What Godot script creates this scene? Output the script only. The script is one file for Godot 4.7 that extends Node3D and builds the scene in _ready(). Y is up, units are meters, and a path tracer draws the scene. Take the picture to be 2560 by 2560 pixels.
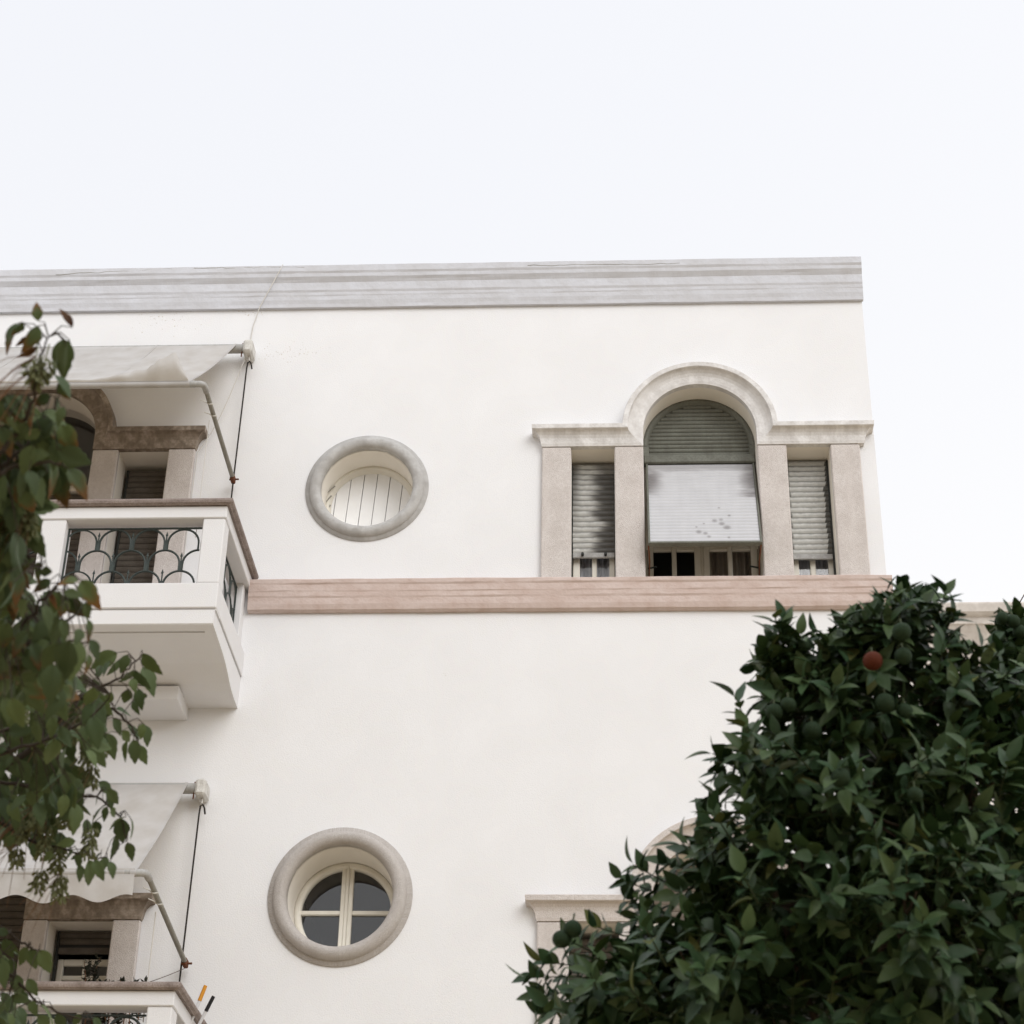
extends Node3D
# A white stucco apartment house seen from the street, between an orange tree and a box elder.
# x runs to the right along the facade (facade face z = 0), y up, z towards the street. Metres.

var M := {}
var T := {}
var rng := RandomNumberGenerator.new()
const CAM := Vector3(0, 1.6, 14)
const CAM_TURN := Vector3(30.8323, 3.4625, 1.2430)

func _ready() -> void:
	rng.seed = 20240611
	set_camera_and_light()
	make_materials()
	make_ground()
	make_building()
	make_wing()
	make_added_house()
	make_awnings()
	make_small_things()
	make_orange_tree()
	make_elder_tree()

# ---------------------------------------------------------------- camera, sky, sun, exposure
func set_camera_and_light() -> void:
	var cam := Camera3D.new(); cam.name = "camera"; add_child(cam)
	var lens := CameraAttributesPhysical.new()
	lens.frustum_focal_length = 67.29
	lens.frustum_focus_distance = 16.2
	lens.frustum_near = 0.05
	lens.frustum_far = 600.0
	lens.exposure_aperture = 5.6
	cam.attributes = lens
	cam.fov = 29.156
	cam.position = CAM
	cam.rotation_degrees = CAM_TURN
	cam.current = true
	var env := Environment.new()
	env.background_mode = Environment.BG_SKY
	env.tonemap_mode = Environment.TONE_MAPPER_LINEAR
	env.tonemap_exposure = 1.05
	env.sdfgi_enabled = true; env.ssao_enabled = true; env.ssil_enabled = true
	# hazy bright air: whiter towards the horizon and towards the veiled sun, faintly blue away from it
	var towards_sun := Vector3(6, 7, 11).normalized()
	var im := Image.create(256, 128, false, Image.FORMAT_RGBF)
	for y in 128:
		for x in 256:
			var el := PI / 2 - PI * (y + 0.5) / 128.0
			var az := TAU * (x + 0.5) / 256.0
			var d := Vector3(cos(el) * sin(az), sin(el), -cos(el) * cos(az))
			var haze := pow(1.0 - clampf(d.y, 0.0, 1.0), 2.0)
			var glow := 0.5 + 0.5 * d.dot(towards_sun)
			var c := Color(0.775, 0.80, 0.87).lerp(Color(0.935, 0.934, 0.943), clampf((haze * 1.4 + glow * 0.75 - 0.22) * 2.2, 0.0, 1.0))
			im.set_pixel(x, y, c * (1.0 + 0.2 * glow * glow))
	var sm := PanoramaSkyMaterial.new()
	sm.panorama = ImageTexture.create_from_image(im)
	sm.energy_multiplier = 1.0
	var sky := Sky.new(); sky.sky_material = sm
	env.sky = sky
	var we := WorldEnvironment.new(); we.name = "world"; we.environment = env; add_child(we)
	var sun := DirectionalLight3D.new(); sun.name = "sun"
	sun.light_energy = 0.45
	sun.light_angular_distance = 40.0
	sun.light_color = Color(1.0, 0.995, 0.985)
	sun.shadow_enabled = true
	sun.sky_mode = DirectionalLight3D.SKY_MODE_LIGHT_ONLY
	add_child(sun)
	sun.look_at_from_position(Vector3(6, 7, 11), Vector3.ZERO)

# ---------------------------------------------------------------- textures and materials
func lin(r: float, g: float, b: float) -> Color:
	return Color(r, g, b).linear_to_srgb()

func noise_bytes(size: int, freq: float, octaves: int, sd: int, kind := FastNoiseLite.TYPE_SIMPLEX_SMOOTH) -> PackedByteArray:
	var n := FastNoiseLite.new()
	n.seed = sd; n.noise_type = kind; n.frequency = freq
	n.fractal_type = FastNoiseLite.FRACTAL_FBM; n.fractal_octaves = octaves
	var im := n.get_seamless_image(size, size)
	im.convert(Image.FORMAT_L8)
	return im.get_data()

# A tint made of layers [bytes, low, high, contrast power]; the layers multiply.
func tint_texture(size: int, layers: Array, dark: Color, light: Color) -> ImageTexture:
	var out := PackedByteArray(); out.resize(size * size * 3)
	for i in size * size:
		var v := 1.0
		for l in layers:
			var a: float = l[0][i] / 255.0
			a = clampf((a - l[1]) / (l[2] - l[1]), 0.0, 1.0)
			v *= 1.0 - l[3] * (1.0 - a)
		var c := dark.lerp(light, v)
		out[i * 3] = int(clampf(c.r, 0, 1) * 255.0 + 0.5); out[i * 3 + 1] = int(clampf(c.g, 0, 1) * 255.0 + 0.5); out[i * 3 + 2] = int(clampf(c.b, 0, 1) * 255.0 + 0.5)
	var im := Image.create_from_data(size, size, false, Image.FORMAT_RGB8, out)
	return ImageTexture.create_from_image(im)

func relief(bytes: PackedByteArray, size: int, strength: float) -> ImageTexture:
	var im := Image.create_from_data(size, size, false, Image.FORMAT_L8, bytes)
	im.convert(Image.FORMAT_RGBA8)
	im.bump_map_to_normal_map(strength)
	return ImageTexture.create_from_image(im)

func mat(key: String, col: Color, rough: float, tex: Texture2D = null, tile := 1.0, bump: Texture2D = null, bump_tile := 1.0, bump_scale := 1.0) -> StandardMaterial3D:
	var m := StandardMaterial3D.new()
	m.resource_name = key
	m.albedo_color = col
	m.roughness = rough
	m.metallic_specular = 0.35
	if tex or bump:
		m.uv1_triplanar = true; m.uv1_world_triplanar = true
		m.uv1_scale = Vector3.ONE / tile
		if tex: m.albedo_texture = tex
		if bump:
			m.normal_enabled = true; m.normal_texture = bump; m.normal_scale = bump_scale
	M[key] = m
	return m

func make_materials() -> void:
	var fine := noise_bytes(512, 0.06, 3, 11)
	var coarse := noise_bytes(512, 0.008, 5, 12)
	var middle := noise_bytes(512, 0.02, 4, 13)
	var speck := noise_bytes(512, 0.35, 2, 14)
	var blot := noise_bytes(512, 0.012, 5, 15)
	var W1 := Color(1, 1, 1)
	T.stucco_bump = relief(noise_bytes(1024, 0.22, 2, 21), 1024, 2.0)
	T.grain_bump = relief(noise_bytes(512, 0.3, 2, 22), 512, 4.0)
	T.rough_bump = relief(noise_bytes(512, 0.06, 4, 23), 512, 2.5)
	var speck1k := noise_bytes(1024, 0.3, 2, 41)
	T.wall = tint_texture(1024, [[noise_bytes(1024, 0.004, 3, 43), 0.1, 0.9, 0.07], [speck1k, 0.03, 0.14, 0.25]], Color(0.80, 0.785, 0.76), W1)
	T.cement = tint_texture(512, [[coarse, 0.3, 0.7, 0.28], [middle, 0.25, 0.6, 0.2], [fine, 0.1, 0.8, 0.12], [speck, 0.05, 0.5, 0.15]], Color(0.70, 0.68, 0.66), W1)
	T.stain = tint_texture(512, [[coarse, 0.35, 0.65, 0.6], [middle, 0.3, 0.65, 0.5], [fine, 0.1, 0.8, 0.2], [speck, 0.05, 0.5, 0.2]], Color(0.62, 0.60, 0.57), W1)
	T.pebble = tint_texture(512, [[speck, 0.2, 0.8, 0.6], [coarse, 0.2, 0.7, 0.2], [fine, 0.2, 0.8, 0.2]], Color(0.72, 0.69, 0.67), W1)
	T.granite = tint_texture(512, [[speck, 0.3, 0.7, 0.75], [fine, 0.2, 0.8, 0.3], [coarse, 0.2, 0.7, 0.3]], Color(0.35, 0.31, 0.29), W1)
	T.pink = tint_texture(512, [[coarse, 0.25, 0.7, 0.35], [middle, 0.15, 0.5, 0.35], [speck, 0.1, 0.6, 0.25]], Color(0.88, 0.83, 0.80), W1)
	T.cornice = tint_texture(512, [[coarse, 0.2, 0.8, 0.22], [middle, 0.15, 0.65, 0.15], [speck, 0.03, 0.2, 0.3]], Color(0.84, 0.82, 0.79), W1)
	T.cloth = tint_texture(512, [[coarse, 0.2, 0.7, 0.4], [blot, 0.25, 0.6, 0.4], [speck, 0.1, 0.9, 0.15]], Color(0.88, 0.86, 0.83), W1)
	T.paint = tint_texture(512, [[coarse, 0.2, 0.7, 0.4], [fine, 0.1, 0.7, 0.35]], Color(0.7, 0.68, 0.66), W1)
	T.paving = tint_texture(512, [[coarse, 0.2, 0.8, 0.5], [speck, 0.1, 0.8, 0.4]], Color(0.72, 0.7, 0.66), W1)
	T.bark = tint_texture(512, [[middle, 0.2, 0.8, 0.7], [speck, 0.1, 0.8, 0.3]], Color(0.45, 0.4, 0.36), W1)
	mat("wall", lin(0.80, 0.80, 0.815), 0.9, T.wall, 3.1, T.stucco_bump, 0.5, 0.22)
	mat("balcony", lin(0.745, 0.74, 0.75), 0.88, T.wall, 2.3, T.stucco_bump, 0.5, 0.3)
	mat("reveal", lin(0.84, 0.80, 0.735), 0.9, T.wall, 2.0, T.stucco_bump, 0.5, 0.25)
	mat("cornice", lin(0.61, 0.62, 0.665), 0.85, T.cornice, 1.7, T.rough_bump, 1.0, 0.3)
	mat("pink", lin(0.61, 0.51, 0.475), 0.85, T.pink, 1.0, T.rough_bump, 1.0, 0.4)
	M.pink.uv1_scale = Vector3(0.75, 1.1, 1.0)
	mat("cement", lin(0.54, 0.535, 0.53), 0.9, T.cement, 0.9, T.rough_bump, 0.6, 0.5)
	mat("cement_pale", lin(0.82, 0.81, 0.81), 0.9, T.cement, 0.9, T.rough_bump, 0.6, 0.5)
	mat("ring_stone", lin(0.62, 0.595, 0.575), 0.95, T.pebble, 1.25, T.grain_bump, 0.5, 0.8)
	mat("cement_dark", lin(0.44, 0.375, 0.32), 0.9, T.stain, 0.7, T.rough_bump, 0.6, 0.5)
	mat("pebble", lin(0.84, 0.80, 0.78), 0.95, T.pebble, 1.25, T.grain_bump, 0.5, 0.8)
	mat("granite", lin(0.74, 0.65, 0.61), 0.7, T.granite, 0.6, T.grain_bump, 0.5, 0.8)
	mat("green", lin(0.165, 0.17, 0.145), 0.55, T.paint, 0.8)
	mat("iron", lin(0.05, 0.065, 0.062), 0.5, T.paint, 0.5)
	mat("dark_edge", lin(0.03, 0.032, 0.03), 0.6)
	mat("slat_light", lin(0.42, 0.42, 0.415), 0.45, T.paint, 0.5)
	mat("slat_white", lin(0.62, 0.63, 0.66), 0.4, T.cloth, 0.7)
	mat("slat_brown", lin(0.115, 0.10, 0.085), 0.55, T.paint, 0.5)
	mat("slat_tan", lin(0.22, 0.19, 0.16), 0.55, T.paint, 0.5)
	mat("frame", lin(0.80, 0.77, 0.70), 0.6, T.paint, 1.3)
	M.frame.albedo_texture = T.cornice
	mat("plank", lin(0.87, 0.87, 0.875), 0.6, T.wall, 0.8)
	mat("flake", lin(0.66, 0.62, 0.55), 0.95)
	mat("gap", lin(0.05, 0.05, 0.05), 0.9)
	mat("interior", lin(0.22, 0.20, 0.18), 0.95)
	mat("cloth", lin(0.62, 0.615, 0.62), 0.95, T.cloth, 1.4)
	M.cloth.backlight_enabled = true; M.cloth.backlight = Color(0.74, 0.69, 0.60)
	mat("curtain", lin(0.42, 0.37, 0.32), 0.95)
	mat("sheer", lin(0.55, 0.56, 0.62), 0.95)
	mat("zinc", lin(0.46, 0.46, 0.45), 0.5, T.paint, 0.3)
	mat("old_pipe", lin(0.33, 0.32, 0.28), 0.6, T.cement, 0.5)
	mat("white_plastic", lin(0.7, 0.69, 0.66), 0.5, T.paint, 0.4)
	mat("rust", lin(0.16, 0.06, 0.03), 0.85, T.paint, 0.1)
	mat("black_rod", lin(0.025, 0.02, 0.018), 0.6)
	mat("cord", lin(0.62, 0.60, 0.56), 0.8)
	mat("wire", lin(0.08, 0.06, 0.05), 0.7)
	mat("orange_grip", lin(0.62, 0.27, 0.03), 0.5)
	mat("black_grip", lin(0.02, 0.02, 0.022), 0.5)
	mat("broom_stick", lin(0.66, 0.66, 0.68), 0.4)
	mat("paving", lin(0.68, 0.57, 0.40), 0.9, T.paving, 5.0)
	mat("wing", lin(0.84, 0.80, 0.76), 0.9, T.wall, 3.0, T.stucco_bump, 0.5, 0.3)
	mat("ochre", lin(0.50, 0.42, 0.31), 0.9, T.wall, 3.0)
	mat("wing_cornice", lin(0.70, 0.66, 0.62), 0.9, T.cement, 1.3)
	mat("bark", lin(0.16, 0.13, 0.10), 0.95, T.bark, 0.3, T.rough_bump, 0.3, 0.8)
	mat("twig", lin(0.05, 0.065, 0.03), 0.8)
	mat("elder_twig", lin(0.055, 0.042, 0.032), 0.85)
	mat("dry_twig", lin(0.22, 0.12, 0.07), 0.9)
	mat("dry_plant", lin(0.05, 0.052, 0.038), 0.9)
	var glass := StandardMaterial3D.new(); glass.resource_name = "glass"
	glass.transparency = BaseMaterial3D.TRANSPARENCY_ALPHA
	glass.albedo_color = Color(0.2, 0.25, 0.3, 0.03)
	glass.roughness = 0.02; glass.metallic_specular = 0.5
	M.glass = glass
	for k in 4:
		var c: Color = [lin(0.048, 0.088, 0.036), lin(0.034, 0.070, 0.031), lin(0.070, 0.112, 0.044), lin(0.12, 0.14, 0.048)][k]
		var m := mat("orange_leaf_%d" % k, c, 0.42)
		m.backlight_enabled = true; m.backlight = Color(0.22, 0.26, 0.12)
	var ol := mat("orange_leaf", Color(1, 1, 1), 0.42)
	ol.vertex_color_use_as_albedo = true; ol.backlight_enabled = true; ol.backlight = Color(0.22, 0.26, 0.12)
	var el := mat("elder_leaf", Color(1, 1, 1), 0.6)
	el.vertex_color_use_as_albedo = true; el.backlight_enabled = true; el.backlight = Color(0.34, 0.36, 0.18)
	mat("seed", lin(0.15, 0.16, 0.08), 0.8)
	M.seed.backlight_enabled = true; M.seed.backlight = Color(0.3, 0.3, 0.15)
	mat("fruit_green", lin(0.030, 0.055, 0.028), 0.65, T.paint, 0.05, T.grain_bump, 0.05, 0.6)
	M.fruit_green.metallic_specular = 0.25
	mat("fruit_red", lin(0.12, 0.026, 0.01), 0.75, T.paint, 0.05, T.grain_bump, 0.05, 0.6)

# ---------------------------------------------------------------- mesh helpers
func begin() -> SurfaceTool:
	var s := SurfaceTool.new(); s.begin(Mesh.PRIMITIVE_TRIANGLES); s.set_smooth_group(-1); return s

func tri(s: SurfaceTool, a: Vector3, b: Vector3, c: Vector3) -> void:
	s.add_vertex(a); s.add_vertex(b); s.add_vertex(c)

# a flat convex polygon turned so that its face looks away from the point INSIDE
func poly(s: SurfaceTool, pts: Array, inside: Vector3) -> void:
	var mid := Vector3.ZERO
	for q in pts: mid += q
	mid /= pts.size()
	var nrm: Vector3 = (pts[2] - pts[0]).cross(pts[1] - pts[0])
	var flip: bool = nrm.dot(mid - inside) < 0.0
	for k in range(1, pts.size() - 1):
		if flip: tri(s, pts[0], pts[k + 1], pts[k])
		else: tri(s, pts[0], pts[k], pts[k + 1])

func box(s: SurfaceTool, lo: Vector3, hi: Vector3, bevel := 0.004, x := Transform3D.IDENTITY) -> void:
	var c := (lo + hi) / 2.0
	var h := (hi - lo) / 2.0
	var b := minf(bevel, minf(h.x, minf(h.y, h.z)) * 0.45)
	var cc := x * c
	for ax in 3:
		for sg in [-1.0, 1.0]:
			var u := (ax + 1) % 3
			var v := (ax + 2) % 3
			var f := []
			for k in [[-1, -1], [1, -1], [1, 1], [-1, 1]]:
				var q := Vector3.ZERO
				q[ax] = sg * h[ax]; q[u] = k[0] * (h[u] - b); q[v] = k[1] * (h[v] - b)
				f.append(x * (c + q))
			poly(s, f, cc)
	if b <= 0.0: return
	for ax in 3:
		var u := (ax + 1) % 3
		var v := (ax + 2) % 3
		for su in [-1.0, 1.0]:
			for sv in [-1.0, 1.0]:
				var f := []
				for k in [[-1, 0], [1, 0], [1, 1], [-1, 1]]:
					var q := Vector3.ZERO
					q[ax] = k[0] * (h[ax] - b)
					q[u] = su * (h[u] - (b if k[1] == 1 else 0.0)); q[v] = sv * (h[v] - (0.0 if k[1] == 1 else b))
					f.append(x * (c + q))
				poly(s, f, cc)
	for sx in [-1.0, 1.0]:
		for sy in [-1.0, 1.0]:
			for sz in [-1.0, 1.0]:
				poly(s, [x * (c + Vector3(sx * h.x, sy * (h.y - b), sz * (h.z - b))), x * (c + Vector3(sx * (h.x - b), sy * h.y, sz * (h.z - b))), x * (c + Vector3(sx * (h.x - b), sy * (h.y - b), sz * h.z))], cc)

# skin between successive rings of points; the face looks to the side given by OUT (1 or -1)
func skin(s: SurfaceTool, rings: Array, closed := false, out := 1) -> void:
	for i in rings.size() - 1:
		var a: Array = rings[i]
		var b: Array = rings[i + 1]
		var n := a.size()
		for k in (n if closed else n - 1):
			var k2 := (k + 1) % n
			if out > 0:
				tri(s, a[k], b[k], b[k2]); tri(s, a[k], b[k2], a[k2])
			else:
				tri(s, a[k], b[k2], b[k]); tri(s, a[k], a[k2], b[k2])

func fan(s: SurfaceTool, ring: Array, inside: Vector3) -> void:
	poly(s, ring, inside)

# a bar of polygonal section along a line of points; radius from r0 to r1
func tube(s: SurfaceTool, pts: Array, r0: float, r1 := -1.0, sides := 8, cap := true) -> void:
	if r1 < 0.0: r1 = r0
	var rings := []
	var up := Vector3(0.13, 0.97, 0.21).normalized()
	for i in pts.size():
		var d: Vector3 = (pts[mini(i + 1, pts.size() - 1)] - pts[maxi(i - 1, 0)]).normalized()
		if absf(d.dot(up)) > 0.95: up = Vector3(0.9, 0.1, 0.4).normalized()
		var a := d.cross(up).normalized()
		var b := a.cross(d).normalized()
		up = b
		var r := lerpf(r0, r1, float(i) / maxf(1.0, pts.size() - 1.0))
		var ring := []
		for k in sides:
			var t := TAU * k / sides + PI / sides
			ring.append(pts[i] + (a * cos(t) + b * sin(t)) * r)
		rings.append(ring)
	s.set_smooth_group(1 if sides > 5 else -1)
	skin(s, rings, true, -1)
	s.set_smooth_group(-1)
	if cap:
		poly(s, rings[0], pts[1]); poly(s, rings[-1], pts[-2])

# a flat outline in x, y given thickness from z0 to z1
func slab_of(s: SurfaceTool, outline: PackedVector2Array, z0: float, z1: float) -> void:
	var idx := Geometry2D.triangulate_polygon(outline)
	for i in range(0, idx.size(), 3):
		var a := outline[idx[i]]; var b := outline[idx[i + 1]]; var c := outline[idx[i + 2]]
		var ccw := (b - a).cross(c - a) > 0.0
		for q in [[z1, true], [z0, false]]:
			var z: float = q[0]
			if ccw == q[1]: tri(s, Vector3(a.x, a.y, z), Vector3(c.x, c.y, z), Vector3(b.x, b.y, z))
			else: tri(s, Vector3(a.x, a.y, z), Vector3(b.x, b.y, z), Vector3(c.x, c.y, z))
	var cw := Geometry2D.is_polygon_clockwise(outline)
	for i in outline.size():
		var a := outline[i]; var b := outline[(i + 1) % outline.size()]
		if cw: 
			var t := a; a = b; b = t
		tri(s, Vector3(a.x, a.y, z1), Vector3(b.x, b.y, z1), Vector3(b.x, b.y, z0))
		tri(s, Vector3(a.x, a.y, z1), Vector3(b.x, b.y, z0), Vector3(a.x, a.y, z0))

# profile of (z, y) run along x
func run_x(s: SurfaceTool, prof: Array, x0: float, x1: float, smooth := false) -> void:
	var a := []; var b := []
	for q in prof:
		a.append(Vector3(x0, q.y, q.x)); b.append(Vector3(x1, q.y, q.x))
	if smooth: s.set_smooth_group(1)
	skin(s, [a, b], true, -1)
	s.set_smooth_group(-1)
	var flat := PackedVector2Array(prof)
	var idx := Geometry2D.triangulate_polygon(flat)
	for i in range(0, idx.size(), 3):
		poly(s, [a[idx[i]], a[idx[i + 1]], a[idx[i + 2]]], a[idx[i]] + Vector3(1, 0, 0))
		poly(s, [b[idx[i]], b[idx[i + 1]], b[idx[i + 2]]], b[idx[i]] - Vector3(1, 0, 0))

# ring turned about the z axis: profile of (radius, z)
func lathe_z(s: SurfaceTool, centre: Vector3, prof: Array, a0 := 0.0, a1 := TAU, steps := 72, smooth := true) -> void:
	var rings := []
	for i in steps + 1:
		var t := lerpf(a0, a1, float(i) / steps)
		var ring := []
		for q in prof: ring.append(centre + Vector3(cos(t) * q.x, sin(t) * q.x, q.y))
		rings.append(ring)
	s.set_smooth_group(1 if smooth else -1)
	skin(s, rings, false, 1)
	s.set_smooth_group(-1)

func put(s: SurfaceTool, called: String, m: Material, parent: Node, label := "") -> MeshInstance3D:
	s.generate_normals()
	s.set_material(m)
	var o := MeshInstance3D.new()
	o.name = called; o.mesh = s.commit()
	parent.add_child(o, true)
	if label: o.set_meta("label", label)
	return o

func place(mesh: Mesh, called: String, parent: Node, x: Transform3D, m: Material = null) -> MeshInstance3D:
	var o := MeshInstance3D.new()
	o.name = called; o.mesh = mesh; o.transform = x
	if m: o.material_override = m
	parent.add_child(o, true)
	return o

func bar(called: String, lo: Vector3, hi: Vector3, m: Material, parent: Node, bevel := 0.004, label := "") -> MeshInstance3D:
	var s := begin(); box(s, lo, hi, bevel); return put(s, called, m, parent, label)

func group(called: String, parent: Node, label := "") -> Node3D:
	var o := Node3D.new(); o.name = called; parent.add_child(o, true)
	if label: o.set_meta("label", label)
	return o

func thing(called: String, label: String, category: String, at := Vector3.ZERO, grp := "") -> Node3D:
	var o := Node3D.new(); o.name = called; add_child(o, true); o.position = at
	tag(o, label, category, grp)
	return o

func tag(o: Node, label: String, category: String, grp := "", kind := "") -> void:
	o.set_meta("label", label); o.set_meta("category", category)
	if grp: o.set_meta("group", grp)
	if kind: o.set_meta("kind", kind)

# ---------------------------------------------------------------- ground
func make_ground() -> void:
	var s := begin()
	box(s, Vector3(-250, -0.3, -250), Vector3(250, 0, 250), 0.0)
	var g := put(s, "ground", M.paving, self)
	g.set_meta("kind", "structure")
	g.set_meta("label", "warm pale paving of the street in front of the white house"); g.set_meta("category", "ground")

# ---------------------------------------------------------------- the white house
func carve(parent: Node, shape: Node) -> void:
	shape.operation = CSGShape3D.OPERATION_SUBTRACTION
	shape.material = M.reveal
	parent.add_child(shape, true)

func carve_box(parent: Node, lo: Vector3, hi: Vector3) -> void:
	var b := CSGBox3D.new(); b.name = "opening"; b.size = hi - lo; b.position = (lo + hi) / 2.0
	carve(parent, b)

func carve_round(parent: Node, c: Vector3, r: float) -> void:
	var b := CSGCylinder3D.new(); b.name = "opening"; b.radius = r; b.height = 2.0; b.sides = 96
	b.rotation_degrees = Vector3(90, 0, 0); b.position = c
	carve(parent, b)

# the four three-part windows: centre x, drop below the top storey, half widths to centre opening, pilaster, side opening, pilaster; foot
const TRIPLES := [[0.7255, 0.0, 0.476, 0.72, 1.082, 1.328, 9.28], [-4.915, 0.025, 0.476, 0.70, 1.13, 1.36, 8.47], [0.7255, -4.142, 0.476, 0.72, 1.09, 1.322, 4.9], [-4.90, -4.132, 0.476, 0.66, 1.15, 1.36, 4.69]]
const ROUNDS := [[-2.07, 10.218, 0.386], [-2.07, 6.645, 0.397]]

func make_building() -> void:
	var b := thing("apartment_building", "white stucco house with grey stone window surrounds, round windows and corner balconies", "building")
	var w := CSGCombiner3D.new(); w.name = "wall"; b.add_child(w, true)
	var main := CSGBox3D.new(); main.name = "slab"; main.size = Vector3(11.185, 12.5, 0.36); main.position = Vector3(-9.0 + 11.185 / 2, 6.15, -0.18); main.material = M.wall
	w.add_child(main, true)
	for r in ROUNDS: carve_round(w, Vector3(r[0], r[1], -0.2), r[2])
	for t in TRIPLES:
		var x: float = t[0]; var dy: float = t[1]; var foot: float = t[6]
		carve_round(w, Vector3(x, 10.721 + dy, -0.2), t[2])
		carve_box(w, Vector3(x - t[2], foot, -1), Vector3(x + t[2], 10.721 + dy, 1))
		for sg in [-1.0, 1.0]:
			var xa: float = x + sg * t[3]; var xb: float = x + sg * t[4]
			carve_box(w, Vector3(minf(xa, xb), foot, -1), Vector3(maxf(xa, xb), 10.578 + dy, 1))
	bar("side_wall", Vector3(1.885, -0.1, -8), Vector3(2.183, 12.4, -0.362), M.wall, b)
	bar("side_wall", Vector3(-9, -0.1, -8), Vector3(-8.7, 12.4, -0.362), M.wall, b)
	bar("back_wall", Vector3(-8.698, -0.1, -8), Vector3(1.883, 12.4, -7.7), M.interior, b)
	bar("roof_slab", Vector3(-8.698, 12.1, -7.698), Vector3(1.883, 12.395, -0.364), M.interior, b)
	for y in [4.3, 8.2]: bar("floor_slab", Vector3(-8.698, y, -7.698), Vector3(1.883, y + 0.25, -0.364), M.interior, b)
	for x in [-3.2, -0.9]: bar("partition_wall", Vector3(x, 0, -7.698), Vector3(x + 0.12, 12.098, -0.45), M.interior, b)
	cornice(b)
	string_course(b)
	# lifted flakes of paint under the cornice and beside the awning bracket
	var fl := begin()
	for q in [[-2.85, 11.62, 0.32, 0.08, 60], [-4.0, 11.98, 0.3, 0.12, 50], [-3.2, 12.05, 0.12, 0.03, 14], [-1.35, 8.48, 0.02, 0.02, 3]]:
		for i in q[4]:
			var c := Vector3(q[0] + rng.randfn() * q[2] * 0.55, q[1] + rng.randfn() * q[3] * 0.6, 0.0008)
			var r := rng.randf_range(0.002, 0.0065)
			var ring := []
			for k in 5: ring.append(c + Vector3(cos(TAU * k / 5.0) * r * rng.randf_range(0.5, 1.2), sin(TAU * k / 5.0) * r * rng.randf_range(0.5, 1.2), 0))
			for k in 5: poly(fl, [ring[k], ring[(k + 1) % 5], c + Vector3(0, 0, 0.003)], c - Vector3(0, 0, 0.01))
	put(fl, "paint_flakes", M.flake, b).set_meta("kind", "stuff")
	round_window_planked(b)
	round_window_glazed(b)
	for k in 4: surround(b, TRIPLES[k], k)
	window_upper_right(b)
	window_upper_left(b)
	window_lower_right(b)
	window_lower_left(b)
	balcony(b, 0.0)
	balcony(b, -3.785)

func wavy_run(s: SurfaceTool, prof: Array, x0: float, x1: float, sd: int, amp: float) -> void:
	var n := FastNoiseLite.new(); n.seed = sd; n.frequency = 0.9
	var rings := []
	var steps := int((x1 - x0) / 0.12)
	for i in steps + 1:
		var x := lerpf(x0, x1, float(i) / steps)
		var ring := []
		for k in prof.size():
			var q: Vector2 = prof[k]
			var j := Vector2(n.get_noise_2d(x * 2.0, k * 7.0), n.get_noise_2d(x * 2.0 + 90.0, k * 7.0)) * amp
			if q.x <= 0.001: j = Vector2.ZERO
			ring.append(Vector3(x, q.y + j.y, q.x + j.x))
		rings.append(ring)
	skin(s, rings, true, -1)
	poly(s, rings[0], rings[1][0] + Vector3(1, 0, 0.01)); 
	var last: Array = rings[-1]
	var flat := PackedVector2Array(prof)
	var idx := Geometry2D.triangulate_polygon(flat)
	for i in range(0, idx.size(), 3):
		poly(s, [last[idx[i]], last[idx[i + 1]], last[idx[i + 2]]], last[0] - Vector3(1, 0, 0))

func cornice(b: Node) -> void:
	var s := begin()
	var p := [Vector2(0.0005, 12.087), Vector2(0.034, 12.087), Vector2(0.038, 12.122), Vector2(0.047, 12.159), Vector2(0.05, 12.198), Vector2(0.054, 12.211), Vector2(0.056, 12.238), Vector2(0.064, 12.258), Vector2(0.066, 12.339), Vector2(0.08, 12.362), Vector2(0.095, 12.384), Vector2(0.098, 12.419), Vector2(0.108, 12.439), Vector2(0.11, 12.5), Vector2(0.102, 12.506), Vector2(0.0005, 12.51)]
	wavy_run(s, p, -9.0, 2.196, 5, 0.004)
	put(s, "cornice", M.cornice, b, "pale blue grey moulded cornice along the roof edge")
	for q in [[-5.0, 12.44, -3.95, 12.49, 3], [-3.75, 12.488, -2.75, 12.48, 4], [-0.75, 12.46, 0.6, 12.455, 5]]:
		var n := FastNoiseLite.new(); n.seed = q[4]; n.frequency = 2.0
		var pts := []
		for i in 25:
			var x := lerpf(q[0], q[2], i / 24.0)
			pts.append(Vector3(x, lerpf(q[1], q[3], i / 24.0) + 0.016 * n.get_noise_1d(x * 3.0), 0.1085))
		s = begin(); tube(s, pts, 0.003, 0.002, 4); put(s, "crack", M.old_pipe, b)
	bar("parapet", Vector3(-8.99, 12.4, -0.36), Vector3(2.18, 12.5, -0.001), M.cornice, b)

func string_course(b: Node) -> void:
	var s := begin()
	var p := [Vector2(0.0005, 9.032), Vector2(0.03, 9.030), Vector2(0.05, 9.044), Vector2(0.062, 9.085), Vector2(0.066, 9.14), Vector2(0.072, 9.156), Vector2(0.0735, 9.190), Vector2(0.078, 9.203), Vector2(0.08, 9.255), Vector2(0.088, 9.27), Vector2(0.09, 9.298), Vector2(0.085, 9.304), Vector2(0.0005, 9.31)]
	wavy_run(s, p, -2.972, 2.215, 8, 0.005)
	put(s, "string_course", M.pink, b, "worn pink moulded band running under the upper windows")

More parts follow.
